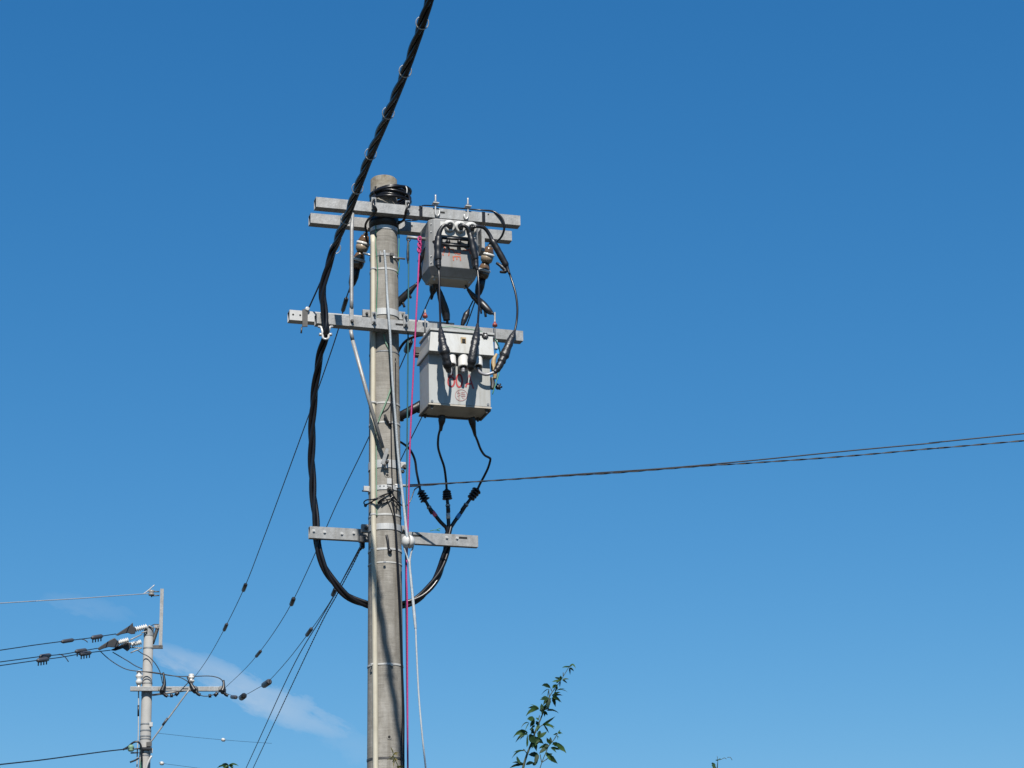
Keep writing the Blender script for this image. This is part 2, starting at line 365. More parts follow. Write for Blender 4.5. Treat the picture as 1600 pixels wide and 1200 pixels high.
yU, yM, yL = R(16.7), R(18.3), R(18.0)
a_uf, fU = arm(493.8, 307.5, .172, 1.5, yU, .075, .075, 'galv', [(655, 328, .006), (763, 335, .006)], [(686, 695, 331.5)])
a_ub, _ = arm(485.3, 332.6, -.1, 1.5, yU, .075, .075, 'galv', [(643.5, 353, .007)], [])
a_mf, fM = arm(495.0, 488.8, .176, 1.5, yM, .075, .075, 'galv', [], [(618, 630, 506.5)])
a_mb, _ = arm(452.5, 483.8, -.1, 1.2, R(17.2), .075, .075, 'galv_bright', [(458, 491.5, .007), (469, 492.5, .007), (696, 507, .006), (705, 507.5, .006)], [])
a_lw, fL = arm(484.2, 822.0, -.124, 1.2, yL, .082, .045, 'galv', [], [(645, 659, 836.5), (717, 730, 840)])
for px, py, vv, par, fr in ((490, 829.5, -.124, a_lw, fL), (507, 831.5, -.124, a_lw, fL), (698, 840, -.124, a_lw, fL), (714, 841, -.124, a_lw, fL), (534, 834, -.124, a_lw, fL), (552.5, 833, -.124, a_lw, fL)):
    c = fr.W(px, py, vv); V = fr.v
    MB().cyl(c, c + V * .003, .012, seg=14).cyl(c + V * .003, c + V * .010, .008, seg=6).build('bolt', 'galv_bright', par)
# tapes round the upper front arm
for x in (657.5, 755.5):
    t = fU.W(x, 322 if x < 700 else 331.5, .172); ce = t - ZUP * .0375 - fU.v * .0375
    MB().box(ce, (fU.u, fU.v, ZUP), (.012, .0400, .0402)).build('tape', 'cable', a_uf)

# steel bands and straps round the shaft
def band(py, hpx, t, m, name='pole_band', x=601, sub=()):
    z = on_pole(x, py).z; h = MM(hpx) / 2 / .95; r = PR(z)
    o = MB().lathe(axis_at(z), ZUP, [(-h, r - .004), (-h, r + t), (h, r + t), (h, r - .004)], 40, False, False).build(name, m, pole)
    return o
def block(par, name, px, py, vv, hw, hd, hh, m, fr=F, bevel=.002):
    c = fr.W(px, py, vv); return MB().box(c, (fr.u, fr.v, ZUP), (hw, hd, hh)).build(name, m, par, bevel)
def boltv(par, px, py, vv, ln=.03, r=.009, m='steel', name='bolt', fr=F):
    c = fr.W(px, py, vv); return MB().cyl(c, c + fr.v * ln * .35, r * 1.6, seg=6).cyl(c + fr.v * ln * .35, c + fr.v * ln, r, seg=10).build(name, m, par)
band(354, 6, .004, 'steel_shiny')
bd = band(397, 4, .004, 'galv'); 
c0, c1 = F.W(610, 402, .1), F.W(632.5, 404.5, .06); MB().cyl(c0, c1, .007).build('bolt', 'steel', bd)
block(bd, 'lug', 612, 398, .118, .012, .014, .012, 'steel_dark'); block(bd, 'lug', 594, 396, .115, .006, .01, .016, 'galv')
c0, c1 = F.W(568, 395.5, -.02), F.W(580, 399, .03); MB().cyl(c0, c1, .008).build('bolt', 'steel', bd)
band(419, 2.6, .003, 'white_strap', 'strap')
bd = band(486, 10, .005, 'steel_shiny')
block(bd, 'lug', 572, 490, .02, .027, .012, .026, 'galv'); boltv(bd, 573, 490, .034, .02, .007, 'steel_dark')
block(bd, 'lug', 628, 494, .03, .022, .012, .03, 'galv'); boltv(bd, 630, 491, .045, .03, .008, 'galv')
band(548, 1.6, .003, 'steel', 'strap'); band(628.5, 2.4, .003, 'white_strap', 'strap'); band(659, 2.6, .003, 'white_strap', 'strap')
bd = band(724, 12, .005, 'galv_bright')
block(bd, 'lug', 603.5, 727, .125, .012, .012, .022, 'galv_bright'); boltv(bd, 604.5, 722, .14, .03, .008, 'steel_dark'); boltv(bd, 601, 727, .14, .02, .006, 'steel_dark')
block(bd, 'lug', 629, 727, .03, .02, .014, .02, 'galv_bright'); boltv(bd, 632, 730, .05, .03, .012, 'steel_dark'); boltv(bd, 629, 737, .03, .02, .009, 'steel_dark')
bd = band(761, 7, .005, 'galv_bright')
for x in (594, 600, 606): 
    c = on_pole(x, 759.5, .0052); MB().cyl(c + v * .001, c - v * .002, .0045, seg=10).build('bolt_hole', 'hole', bd)
block(bd, 'lug', 573, 764, .0, .022, .012, .018, 'galv_bright'); MB().cyl(F.W(566, 767, .02), F.W(577, 768, .0), .005).build('bolt', 'steel_dark', bd)
block(bd, 'lug', 621, 760, .09, .02, .014, .014, 'porcelain'); MB().cyl(F.W(616, 758, .1), F.W(640, 759.5, .07), .01).build('bolt', 'galv_bright', bd)
boltv(bd, 608, 764, .12, .03, .01, 'steel_dark')
MB().box(on_pole(608, 752, .004), AX, (.016, .006, .02)).build('tag_plate', 'galv_bright', bd)
band(803, 2.6, .003, 'white_strap', 'strap')
bd = band(822, 9, .005, 'galv_bright')
block(bd, 'lug', 571, 826, -.04, .03, .014, .028, 'galv'); boltv(bd, 572, 825, -.02, .022, .008, 'steel_dark')
block(bd, 'lug', 629, 828, -.02, .022, .012, .028, 'galv'); boltv(bd, 630, 829, 0, .04, .008, 'steel')
block(bd, 'clevis', 566, 843, -.03, .022, .02, .02, 'steel_dark')
band(857, 3, .0035, 'steel_shiny', 'strap'); bd = band(878, 2, .003, 'white_strap', 'strap'); block(bd, 'buckle', 601, 878.5, .135, .008, .006, .006, 'steel')
bd = band(1037, 2.6, .0035, 'white_strap', 'strap'); block(bd, 'buckle', 612, 1039, .125, .008, .008, .008, 'steel')
band(1184, 3, .003, 'steel_dark', 'strap')
for px, py in ((605, 742.5), (608, 1151.5)):
    c = on_pole(px, py, .0); nn = (c - axis_at(c.z)).normalized(); o = MB().cyl(c - nn * .004, c + nn * .0025, .017, seg=18).build('hole_plug', 'concrete', pole)
    MB().cyl(c, c + nn * .004, .009, seg=12).build('plug_hole', 'hole', o)
# black hook straps hanging on the shaft face
for pts in ([(605.5, 659, 'p', .012), (601, 648, 'p', .02), (604, 656, 'p', .02), (609, 662, 'p', .012)], [(604, 836, 'p', .008), (606, 845, 'p', .014), (607, 855, 'p', .014), (609, 861, 'p', .012)]):
    p = mkpath(pts, 6); o = MB().tube(p, .008, 8).ball(p[-1], .016).build('hook', 'rubber', pole)
# cream conduit: stays at one sideways offset while the shaft tapers behind it
b = MB(); pts = []
for py, px in ((368, 582.8), (420, 583), (500, 583), (560, 583), (640, 582.6), (720, 582.6), (800, 583.5), (900, 584.8), (1000, 585.6), (1100, 586.4), (1200, 586.8), (1500, 588), (1900, 590)):
    pts.append(on_pole(px, py, .014))
b.tube(spline(pts, 4), .0185, 18); cond = b.build('conduit', 'cream', pole)
for py in (419, 628, 803, 857, 1037):
    p = on_pole(583.5, py + 1, .014); MB().lathe(p - ZUP * .005, ZUP, [(0, .0175), (0, .0215), (.011, .0215), (.011, .0175)], 18, False, False).build('conduit_strap', 'white_strap', cond)
# braces
b = MB().tube([F.W(551, 329, .14), F.W(549.6, 360, .16), F.W(549.3, 470, .18), F.W(549.3, 482, .184)], .0135, 12); br = b.build('brace_rod', 'galv', pole)
MB().box(F.W(549.3, 495, .186), AX, (.014, .004, .068)).build('flat_end', 'galv', br, .002); boltv(br, 550, 502, .19, .02, .009, 'steel_dark')
b = MB().tube([F.W(548, 516, .185), F.W(551, 532, .18)], .0135, 12); b.tube([F.W(551, 532, .18), F.W(575, 620, .16), F.W(598, 700, .145)], .0135, 12); br = b.build('brace_rod', 'galv', pole)
MB().box(F.W(601.5, 713, .138), (u * .95 + ZUP * -.3, v, ZUP * .95 + u * .3), (.012, .004, .06)).build('flat_end', 'galv', br)
# J bolts over the upper front arm
for x0, yt, yb in ((680.5, 304.5, 336), (731, 309.5, 341)):
    p = [F.W(x0, yt, .188), F.W(x0, yt + 12, .188), F.W(x0 - .2, yb - 4, .188), F.W(x0 + 1, yb, .188), F.W(x0 + 4, yb + 1, .188), F.W(x0 + 6, yb - 3, .188), F.W(x0 + 6, yb - 7, .186)] if x0 < 700 else \
        [F.W(x0, yt, .188), F.W(x0, yt + 12, .188), F.W(x0 + .2, yb - 4, .188), F.W(x0 - 1, yb, .188), F.W(x0 - 3.5, yb + 1, .188), F.W(x0 - 5.5, yb - 3, .188), F.W(x0 - 5.5, yb - 6, .186)]
    o = MB().tube(spline(p, 5), .006, 8).build('hook_bolt', 'galv_bright', pole)
    c = F.W(x0, yt + 13.5, .188); MB().box(c, AX, (.022, .022, .003)).build('washer', 'galv_bright', o); MB().lathe(c + ZUP * .004, ZUP, [(0, .013), (.014, .013)], 6, False).build('nut', 'steel', o)
# U bolts that clamp the front arms to the shaft
for x, y, vv in ((584, 318, .178), (637, 323, .178), (584.5, 497, .182), (634, 501, .182)):
    o = MB().box(F.W(x, y, vv), AX, (.017, .004, .046)).build('clamp_plate', 'galv', pole, .001)
    for k in (-.03, .03):
        c = F.W(x, y, vv + .004) + ZUP * k; MB().cyl(c, c + v * .012, .012, seg=6).cyl(c, c + v * .03, .007, seg=8).build('nut', 'steel', o)
# faint casting rings low on the shaft
# ================================================================== UPPER SWITCH BOX
def fl(u0, u1, v0, v1, z, ch=0): # plan outline, chamfered on the two front corners
    return [F.L(u0, v0, z), F.L(u1, v0, z), F.L(u1, v1 - ch, z), F.L(u1 - ch, v1, z), F.L(u0 + ch, v1, z), F.L(u0, v1 - ch, z)]
VF = .205; VB = -.05
ul, zt = F.uz(671, 341.5, VF); ur, _ = F.uz(749, 347.5, VF); _, zb = F.uz(708, 417.5, VF)
ubx = thing('switch_box', 'smaller mid grey steel box with red handwriting, hung from the topmost crossarm', 'switch box', F.L((ul + ur) / 2, .08, zb - .06))
b = MB().loft([fl(ul + .02, ur - .02, VB + .02, VF - .012, zt + .012, .03), fl(ul, ur, VB, VF, zt, .032), fl(ul, ur, VB, VF, zb, .032), fl(ul + .03, ur - .02, VB + .02, VF - .05, zb - .055, .03)])
b.build('body', 'box_grey', ubx, .003)
pu0, pu1 = ul + .022, ur - .03
bp = MB().loft([fl(pu0, pu1, VB + .03, VF - .055, zb - .056, .01), fl(pu0 + .006, pu1 - .006, VB + .035, VF - .06, zb - .068, .01)]).build('bottom_plate', 'box_plate', ubx)
for a, c in ((pu0 + .03, VF - .08), (pu1 - .03, VF - .08), (pu0 + .03, VB + .06), (pu1 - .03, VB + .06)):
    MB().lathe(F.L(a, c, zb - .066), -ZUP, [(0, .012), (.006, .012), (.006, .008), (.014, .008)], 8, False).build('bolt', 'galv_bright', bp)
for py in (350, 362, 400, 410):
    c = F.W(674, py, VF - .014); MB().cyl(c, c + (v - u) * .004, .0045, seg=8).build('rivet', 'porcelain', ubx)
# white mounting plate with three hooded bushings
pu, pz0 = F.uz(693, 350, VF); pu2, pz1 = F.uz(741, 371, VF)
MB().box(F.L((pu + pu2) / 2 - .01, VF + .004, (pz0 + pz1) / 2 + .004), AX, ((pu2 - pu) / 2 + .016, .004, .052)).build('mounting_plate', 'porcelain', ubx, .002)
for px, py in ((701.5, 353.5), (718, 355), (735.5, 356.5)):
    c = F.W(px, py, VF + .006); ax = (v * .93 - ZUP * .36).normalized()
    o = MB().lathe(c, ax, [(0, .046), (.008, .046), (.014, .040), (.036, .038), (.040, .035), (.038, .022), (.020, .020), (.018, .0)], 24, True, False).build('bushing', 'porcelain', ubx)
    MB().lathe(c + ax * .018, ax, [(0, .021), (.02, .019), (.03, .014)], 16).build('bushing_core', 'rubber', o)
# operating handle
h = MB()
for y0, y1 in ((371.5, 375), (381.5, 385.5)): h.tube([F.W(689, y0, VF + .03), F.W(733, y1, VF + .03)], .011, 8)
for x in (690, 700, 718, 732): h.tube([F.W(x, 372, VF + .03), F.W(x + .5, 383, VF + .03)], .007, 8); h.tube([F.W(x, 377, VF + .028), F.W(x, 377, VF - .005)], .006, 6)
for x in (700.5, 717.5): h.ball(F.W(x, 378, VF + .034), .016, 10)
h.build('handle', 'rubber', ubx)
# handwriting in red marker
def zz(x, y, sx=13.333, ox=640, oy=330): return (ox + x / sx, oy + y / sx)
sc = MB()
for st in ([(715, 735), (740, 790), (715, 830)], [(690, 850), (735, 852)], [(800, 790), (925, 800)], [(830, 790), (825, 870), (812, 930)], [(905, 795), (935, 860), (965, 880), (985, 850), (1000, 885), (1050, 890), (1062, 840)],
           [(895, 950), (970, 940), (1060, 950)], [(910, 950), (915, 1030)], [(985, 945), (985, 1010)], [(1050, 945), (1062, 1035)], [(1110, 815), (1235, 820)], [(1160, 800), (1165, 830)], [(1228, 780), (1240, 830), (1270, 900)], [(690, 880), (700, 925)]):
    sc.ribbon(spline([F.W(*zz(*p), VF + .001) for p in st], 4), .0085, v)
sc.build('handwriting', 'orange', ubx)
# right mounting bracket and side bolt
block(ubx, 'bracket', 752, 378, .12, .012, .05, .09, 'galv'); MB().cyl(F.W(748, 383, .1), F.W(757, 386, .12), .008).build('bolt', 'steel', ubx)

# ================================================================== LOWER SWITCH BOX
VF2, VB2 = .425, .175
l0, zt2 = F.uz(673, 517, VF2 + .02); r0, _ = F.uz(770, 524, VF2 + .02); lb, zb2 = F.uz(670.5, 630, VF2); rb_, zb2b = F.uz(767, 635, VF2)
zb2 = (zb2 + F.uz(767, 635.5, VF2)[1]) / 2; _, zh = F.uz(724, 552, VF2 + .065)
lbx = thing('switch_box', 'larger pale grey steel box lettered 60A, with white bushings under its hood', 'switch box', F.L((l0 + r0) / 2, .3, zb2))
def rc(a, b_, c, d, z): return [F.L(a, c, z), F.L(b_, c, z), F.L(b_, d, z), F.L(a, d, z)]
MB().loft([rc(lb, rb_, VB2, VF2, zb2), rc(lb, rb_, VB2, VF2, zt2 - .03)]).build('body', 'box_pale', lbx, .004)
MB().loft([rc(lb - .012, rb_ + .012, VB2 - .03, VF2 + .068, zh), rc(lb - .012, rb_ + .012, VB2 - .03, VF2 + .062, zh + .012), rc(l0, r0, VB2 - .01, VF2 + .022, zt2)]).build('hood', 'box_pale', lbx, .003)
MB().loft([rc(l0 - .008, r0 + .008, VB2 - .018, VF2 + .034, zt2 + .002), rc(l0 - .008, r0 + .008, VB2 - .018, VF2 + .034, zt2 + .018), rc(l0 + .02, r0 - .02, VB2 + .02, VF2 - .01, zt2 + .024)]).build('lid', 'box_pale', lbx, .002)
bt = MB().loft([rc(lb - .004, rb_ + .004, VB2 - .004, VF2 + .004, zb2 - .002), rc(lb - .004, rb_ + .004, VB2 - .004, VF2 + .004, zb2 - .012)]).build('bottom_plate', 'box_pale_bottom', lbx, .001)
fr_ = MB()
for a, c, d, e in ((lb - .006, rb_ + .006, VB2 - .008, VB2 + .012), (lb - .006, lb + .008, VB2 + .012, VF2 - .02), (rb_ - .008, rb_ + .006, VB2 + .012, VF2 - .02)):
    fr_.loft([rc(a, c, d, e, zb2 - .022), rc(a, c, d, e, zb2 - .013)])
fr_.build('rim', 'steel_dark', bt)
for a, c in ((lb + .025, VF2 - .02), (rb_ - .025, VF2 - .02), (lb + .03, VB2 + .03), (rb_ - .03, VB2 + .03)):
    MB().lathe(F.L(a, c, zb2 - .012), -ZUP, [(0, .012), (.008, .012), (.008, .007), (.028, .007)], 8, False).build('bolt', 'steel_dark', bt)
for px, py in ((675, 626.5), (762.5, 632)):
    c = F.W(px, py, VF2); MB().cyl(c, c + v * .004, .009, seg=8).build('screw', 'steel', lbx)
# hood fittings: recessed indicator window, knob
nh = (v * 1 + ZUP * .25).normalized()
def hood_pt(px, py):
    t = (F.uz(px, py, VF2 + .04)[1] - zh) / (zt2 - zh); return F.W(px, py, VF2 + .066 - .044 * max(0, min(1, t)))
o = MB().box(hood_pt(723.8, 532.2), (u, v, ZUP), (.018, .008, .022)).build('window_frame', 'tan', lbx)
MB().box(hood_pt(724.2, 533) + v * .0085, (u, v, ZUP), (.012, .002, .014)).build('window', 'hole', o)
k = MB(); c = hood_pt(757.5, 525.5); k.cyl(c, c + nh * .014, .017, seg=12)
for q in range(6):
    a = q * math.pi / 3; k.ball(c + nh * .01 + (u * math.cos(a) + ZUP * math.sin(a)) * .017, .008, 8)
o = k.build('knob', 'rubber', lbx); MB().cyl(c + nh * .012, c + nh * .02, .007, seg=10).build('knob_screw', 'galv_bright', o)
# three bushings under the hood
BUSH = []
for px, py, py2, rpx in ((706, 553, 571, 6.6), (723.6, 554, 575, 8.3), (746.5, 556, 573.5, 7.6)):
    vv = VF2 + .05; a = F.W(px - .4, py + 1, vv - .03); e = F.W(px + .4, py2, vv + .012); ax = (e - a).normalized(); ln = (e - a).length; r = MM(rpx)
    o = MB().lathe(a, ax, [(0, r * .97), (ln * .9, r), (ln, r * .97), (ln + .002, r * .8), (ln - .004, r * .72), (ln - .03, r * .68), (ln - .03, 0)], 24, True, False).build('bushing', 'porcelain', lbx)
    MB().lathe(a + ax * (ln - .028), ax, [(0, r * .67), (.012, r * .66), (.02, r * .5)], 18).build('bushing_core', 'rubber', o); BUSH.append((e, ax, r))
e, ax, r = BUSH[1]; MB().cyl(e - ax * .01, e + ax * .028 - u * .002, .014, seg=12).ball(e + ax * .028 - u * .002, .014, 10).build('stub', 'grey_lead', lbx)
# lettering 60A and the ringed character
P1 = lambda x, y: (680 + x / 20, 570 + y / 20)
tx_ = MB()
def arcp(cx, cy, rx, ry, a0, a1, n=14): return [(cx + rx * math.cos(R(a0 + (a1 - a0) * i / n)), cy + ry * math.sin(R(a0 + (a1 - a0) * i / n))) for i in range(n + 1)]
for st in ([(560, 300)] + [(470, 330), (415, 420)] + arcp(500, 530, 100, 150, 200, -160, 24), arcp(750, 500, 92, 195, 0, 360, 28), [(955, 700), (1055, 300), (1195, 750)], [(985, 590), (1130, 590)]):
    tx_.ribbon([F.W(*P1(*p), VF2 + .001) for p in st], .0115, v)
tx_.build('lettering', 'red', lbx)
tx_ = MB()
for st in (arcp(810, 950, 185, 175, 0, 360, 36), [(735, 830), (690, 910)], [(690, 890), (785, 890)], [(745, 830), (745, 1075)], [(690, 985), (790, 940)], [(860, 835), (860, 935)], [(805, 870), (925, 868)], [(800, 930), (940, 925)], [(805, 985), (945, 975)], [(900, 930), (900, 1060), (875, 1050)], [(835, 1010), (860, 1045)]):
    tx_.ribbon([F.W(*P1(*p), VF2 + .001) for p in st], .0038, v)
tx_.build('lettering', 'faded_red', lbx)
# hanger rods on both sides
for px, ytop, ycap, yb, yblk in ((664.3, 484, 493.5, 524, 529), (773.2, 488, 507.5, 534, 539)):
    vv = .21 if px < 700 else .25
    o = MB().cyl(F.W(px, yb, vv), F.W(px, ytop, vv), .006, seg=10).build('hanger_rod', 'galv', lbx)
    c = F.W(px, ycap, vv); MB().lathe(c - ZUP * .012, ZUP, [(0, .018), (.016, .017), (.024, .009), (.034, .008)], 14).build('red_nut', 'red_cap', o)
    MB().box(F.W(px + (2 if px < 700 else 1.5), yblk, vv), AX, (.022 if px < 700 else .01, .015, .032)).build('insulating_block', 'porcelain', o, .003)
MB().box(F.W(777, 548, .25), AX, (.009, .006, .024)).build('tag_plate', 'blue', lbx)
p = [F.W(x, y, .27) for x, y in ((776, 553), (771.5, 563), (771, 575), (773.5, 586), (773, 592))]
MB().tube(spline(p, 5), lerp_list([.008, .016, .019, .016, .011], 5), 10).build('side_cover', 'tan', lbx)
p = [F.W(x, y, .25) for x, y in ((769, 590), (770, 600), (769, 608))]; MB().tube(spline(p, 5), .016, 10).build('side_cover', 'steel_dark', lbx)
c = F.W(779.5, 604, .22); k = MB()
for q in range(5): k.tube([c, c + (u * math.cos(q * 1.1 - 1.2) + ZUP * math.sin(q * 1.1 - 1.2)) * .024], .007, 6)
k.ball(c - u * .008 - ZUP * .006, .018, 8).build('side_handle', 'rubber', lbx)
c = F.W(654, 549, .15); MB().box(c, AX, (.03, .03, .022)).box(c - ZUP * .035 + u * .01, AX, (.04, .03, .004)).build('back_bracket', 'steel_dark', lbx)

# ================================================================== CABLES between the boxes and to the terminations
def pxtube(mb, pts, rpx, n=6, seg=10, jit=0, scale=1):
    p = mkpath(pts, n); rs = lerp_list([MM(r) for r in rpx], n) if isinstance(rpx, (list, tuple)) else [MM(rpx)] * len(p)
    if jit: rs = [r * (1 + jit * (noise.noise(q * 28) + .7 * noise.noise(q * 65))) for r, q in zip(rs, p)]
    return mb.tube(p, rs, seg)
def lead(label, cable, sleeves, bands=()):
    p0 = mkpath(cable)[0]; t = thing('jumper_cable', label, 'cable', p0, 'jumper cables from the upper box to the lower box')
    pxtube(MB(), cable, 1.75, 8, 8).build('cable', 'cable', t)
    for nm, pts, rp, m, j in sleeves: pxtube(MB(), pts, rp, 8, 12, j).build(nm, m, t)
    return t
va, vb = .27, .50
lead('leftmost black jumper cable, running straight down from the upper box to the lower box',
     [(701.5, 356, VF + .055), (696, 351.5, va + .03), (689, 355, va + .03), (684.5, 368, va + .01), (684, 385, va + .01), (684.5, 410, va + .01), (686, 430, .29), (687, 470, .38), (688, 500, .50), (688.5, 515, .56), (693, 545, .645), (700, 570, .63), (703, 580, .56), (704.5, 577, vb)],
     [('bent_sleeve', [(699, 352, va + .03), (693, 353, va + .03), (687, 362, va + .02), (685, 372, va + .01)], [2.4, 2.8, 4, 5], 'rubber', 0),
      ('sleeve', [(685, 370, va + .01), (684, 385, va + .01), (684.3, 404, va + .01), (684.5, 406, va + .01), (684.8, 415, va + .01), (686, 420, va + .02)], [5.4, 6.2, 6.0, 4.6, 5, 2], 'rubber', .08),
      ('lower_sleeve', [(688.3, 510, .54), (688.8, 518, .57), (690.5, 530, .61), (693.5, 545, .645), (697, 560, .645), (699.5, 572, .625), (701, 580, .59)], [1.8, 3.8, 6, 7.2, 7.2, 6, 4.2], 'rubber_wrap', .22),
      ('end_lead', [(703.6, 573, vb - .01), (704.6, 579, vb + .02), (704.2, 586, vb + .06)], [2.2, 2.2, 1], 'grey_lead', 0)])
lead('middle black jumper cable of the three between the two boxes',
     [(718.5, 357, VF + .055), (722, 352.5, va + .03), (729, 354, va + .03), (734, 364, va + .02), (738, 380, va + .02), (742, 402, va + .02), (745.5, 416, va + .02), (748, 445, .33), (748.5, 475, .42), (747, 500, .51), (746, 512, .56), (742, 535, .62), (738, 560, .64), (736.5, 574, .62)],
     [('bent_sleeve', [(719, 354, va + .02), (724, 352.5, va + .03), (730.5, 356.5, va + .03), (734.5, 366, va + .02)], [2.4, 2.8, 3, 3.6], 'rubber', 0),
      ('sleeve', [(734, 364, va + .02), (736.5, 375, va + .02), (740, 392, va + .02), (743, 404, va + .02), (743.5, 406, va + .02), (744, 416, va + .02), (746, 422, va + .03)], [3.8, 5.4, 5.7, 5.4, 4.2, 4.6, 1.8], 'rubber', .08),
      ('clip', [(738, 400, va + .0), (740, 412, va + .0), (741, 420, va + .0)], [2.8, 3.2, 2], 'rubber', .2),
      ('lower_sleeve', [(746.2, 506, .54), (745.6, 516, .57), (743.5, 530, .61), (740.5, 545, .64), (738, 560, .645), (736, 572, .63), (735.5, 578, .6)], [1.8, 4.4, 6.2, 7.2, 6.8, 5.8, 4], 'rubber_wrap', .22)])
lead('rightmost black jumper cable bowing out wide to the right between the two boxes',
     [(736, 358, VF + .055), (742, 354.5, va + .03), (752, 354.5, va + .02), (761, 360, va + .01), (768, 373, va), (780, 395, va), (793, 420, va), (799, 436, .28), (805.5, 458, .32), (808.3, 480, .37), (807.5, 500, .42), (804, 518, .45), (799, 530, .47), (788, 556, .49), (779, 574, .5), (771, 582, .5), (761, 585, .49), (752, 583, .485), (747, 578, vb - .02)],
     [('bent_sleeve', [(738, 355.5, va + .02), (746, 353.8, va + .02), (757, 356.5, va + .01), (765, 367, va), (769, 376, va)], [2.4, 2.8, 3, 3, 3.2], 'rubber', 0),
      ('sleeve', [(768, 374, va), (771, 379, va), (780, 395, va), (790, 413, va), (792, 417, va), (796, 428, va + .01)], [2.8, 5.2, 5.5, 5.2, 3.2, 1.8], 'rubber', .06),
      ('clip', [(776, 411, va - .03), (783, 416, va - .01), (790, 424, va), (781, 425, va - .02)], [2, 3, 3.6, 2], 'rubber', .2),
      ('lower_sleeve', [(803.8, 517, .45), (801.5, 524, .46), (796, 536, .475), (789, 553, .49), (783, 566, .495), (777, 577, .5), (772, 582, .5)], [1.8, 4.4, 6.4, 7.2, 6.4, 5, 2.8], 'rubber_wrap', .22),
      ('end_lead', [(773, 581.5, .5), (761, 585.2, .49), (752, 583.2, .485), (747.5, 578.5, vb - .02), (746.8, 574, vb - .02)], [2.2, 2.4, 2.4, 2.3, 2.2], 'grey_lead', 0)])

# the three-core supply cable: overhead span, drop, loop behind the shaft, three terminations
PA = F.W(521, 390, .34); _d = raydir(673, -8); PB = CAM + _d * (10.9 / _d.y)
span = [on_plane(px, py, (PA.x, PA.y), (PB.x, PB.y)) for px, py in ((533, 358), (543, 335), (556, 300), (579, 240), (607, 175), (634, 108), (659, 37), (673, -8))]
dirn = (span[-1] - span[-2]).normalized(); span = [span[-1] + dirn * 1.5 - ZUP * .03, span[-1] + dirn * 3.5 - ZUP * .03 + ZUP * .08][::-1] + span[::-1]
vL = -.19
drop = mkpath([(521, 390, .34), (513, 415, .29), (506.5, 440, .25), (503.5, 462, .225), (506, 482, .21), (508.5, 500, .205), (509, 518, .205), (506.5, 532, .17), (500, 555, .1), (493.5, 595, .0), (489, 640, -.08), (487, 690, -.14), (487.5, 740, -.18), (491, 790, vL), (494.5, 822, vL), (495, 842, vL), (499, 866, vL), (514, 899, vL), (540, 929, vL), (572, 944.5, vL), (603, 949, vL), (632, 944.5, vL), (660, 930, vL), (684, 899, vL), (696, 864, vL), (699.5, 842, vL), (701, 832, vL)], 7)
line = spline(span, 14) + drop[0:]
line = [line[i] for i in range(len(line)) if i == 0 or (line[i] - line[i - 1]).length > 1e-4]
sup = thing('supply_cable', 'thick black twisted three core cable from overhead, looping down and behind the near pole', 'cable', line[len(line) // 2])
SR = .0134
def twist(path, ph, rad, pitch):
    o = []; acc = 0; x = None
    for i, p in enumerate(path):
        t = (path[min(i + 1, len(path) - 1)] - path[max(i - 1, 0)]).normalized()
        if x is None: x = t.orthogonal().normalized()
        x = (x - t * x.dot(t)).normalized(); y = t.cross(x)
        if i: acc += (p - path[i - 1]).length
        a = ph + 2 * math.pi * acc / (pitch(acc) if callable(pitch) else pitch); o.append(p + (x * math.cos(a) + y * math.sin(a)) * rad)
    return o
def resample(path, step):
    o = [path[0]]; acc = 0
    for a, c in zip(path, path[1:]):
        L = (c - a).length; t = step - acc
        while t <= L: o.append(a.lerp(c, t / L)); t += step
        acc = (acc + L) % step if L else acc
    o.append(path[-1]); return o
line = resample(line, .03)
ends = [[(701, 832), (697, 824), (687, 814), (677, 801), (670.5, 793)], [(701, 832), (701, 822), (700.5, 810), (700, 800), (699.8, 790)], [(701, 832), (704.5, 824), (711, 814), (721, 800), (728, 789)]]
tops = [[(664, 785), (657.5, 769), (655, 757), (651, 738), (648, 718), (640, 702), (628, 692), (618, 688)],
        [(698.6, 786), (698, 768), (697, 752), (694, 730), (688, 712), (684.5, 698), (685, 682), (687.5, 671), (690.5, 652)],
        [(731, 785), (745, 766), (750, 756), (757.5, 742), (763, 730), (766.2, 718), (764, 715), (757, 711), (751, 702), (746.5, 690), (741.5, 676), (737.5, 654)]]
TV = [[vL, vL, -.2, -.2, -.19, -.17, -.13, -.1], [vL, vL, -.17, -.12, -.05, .05, .13, .2, .28], [vL, vL, -.18, -.14, -.1, -.06, -.04, .0, .06, .14, .22, .28]]
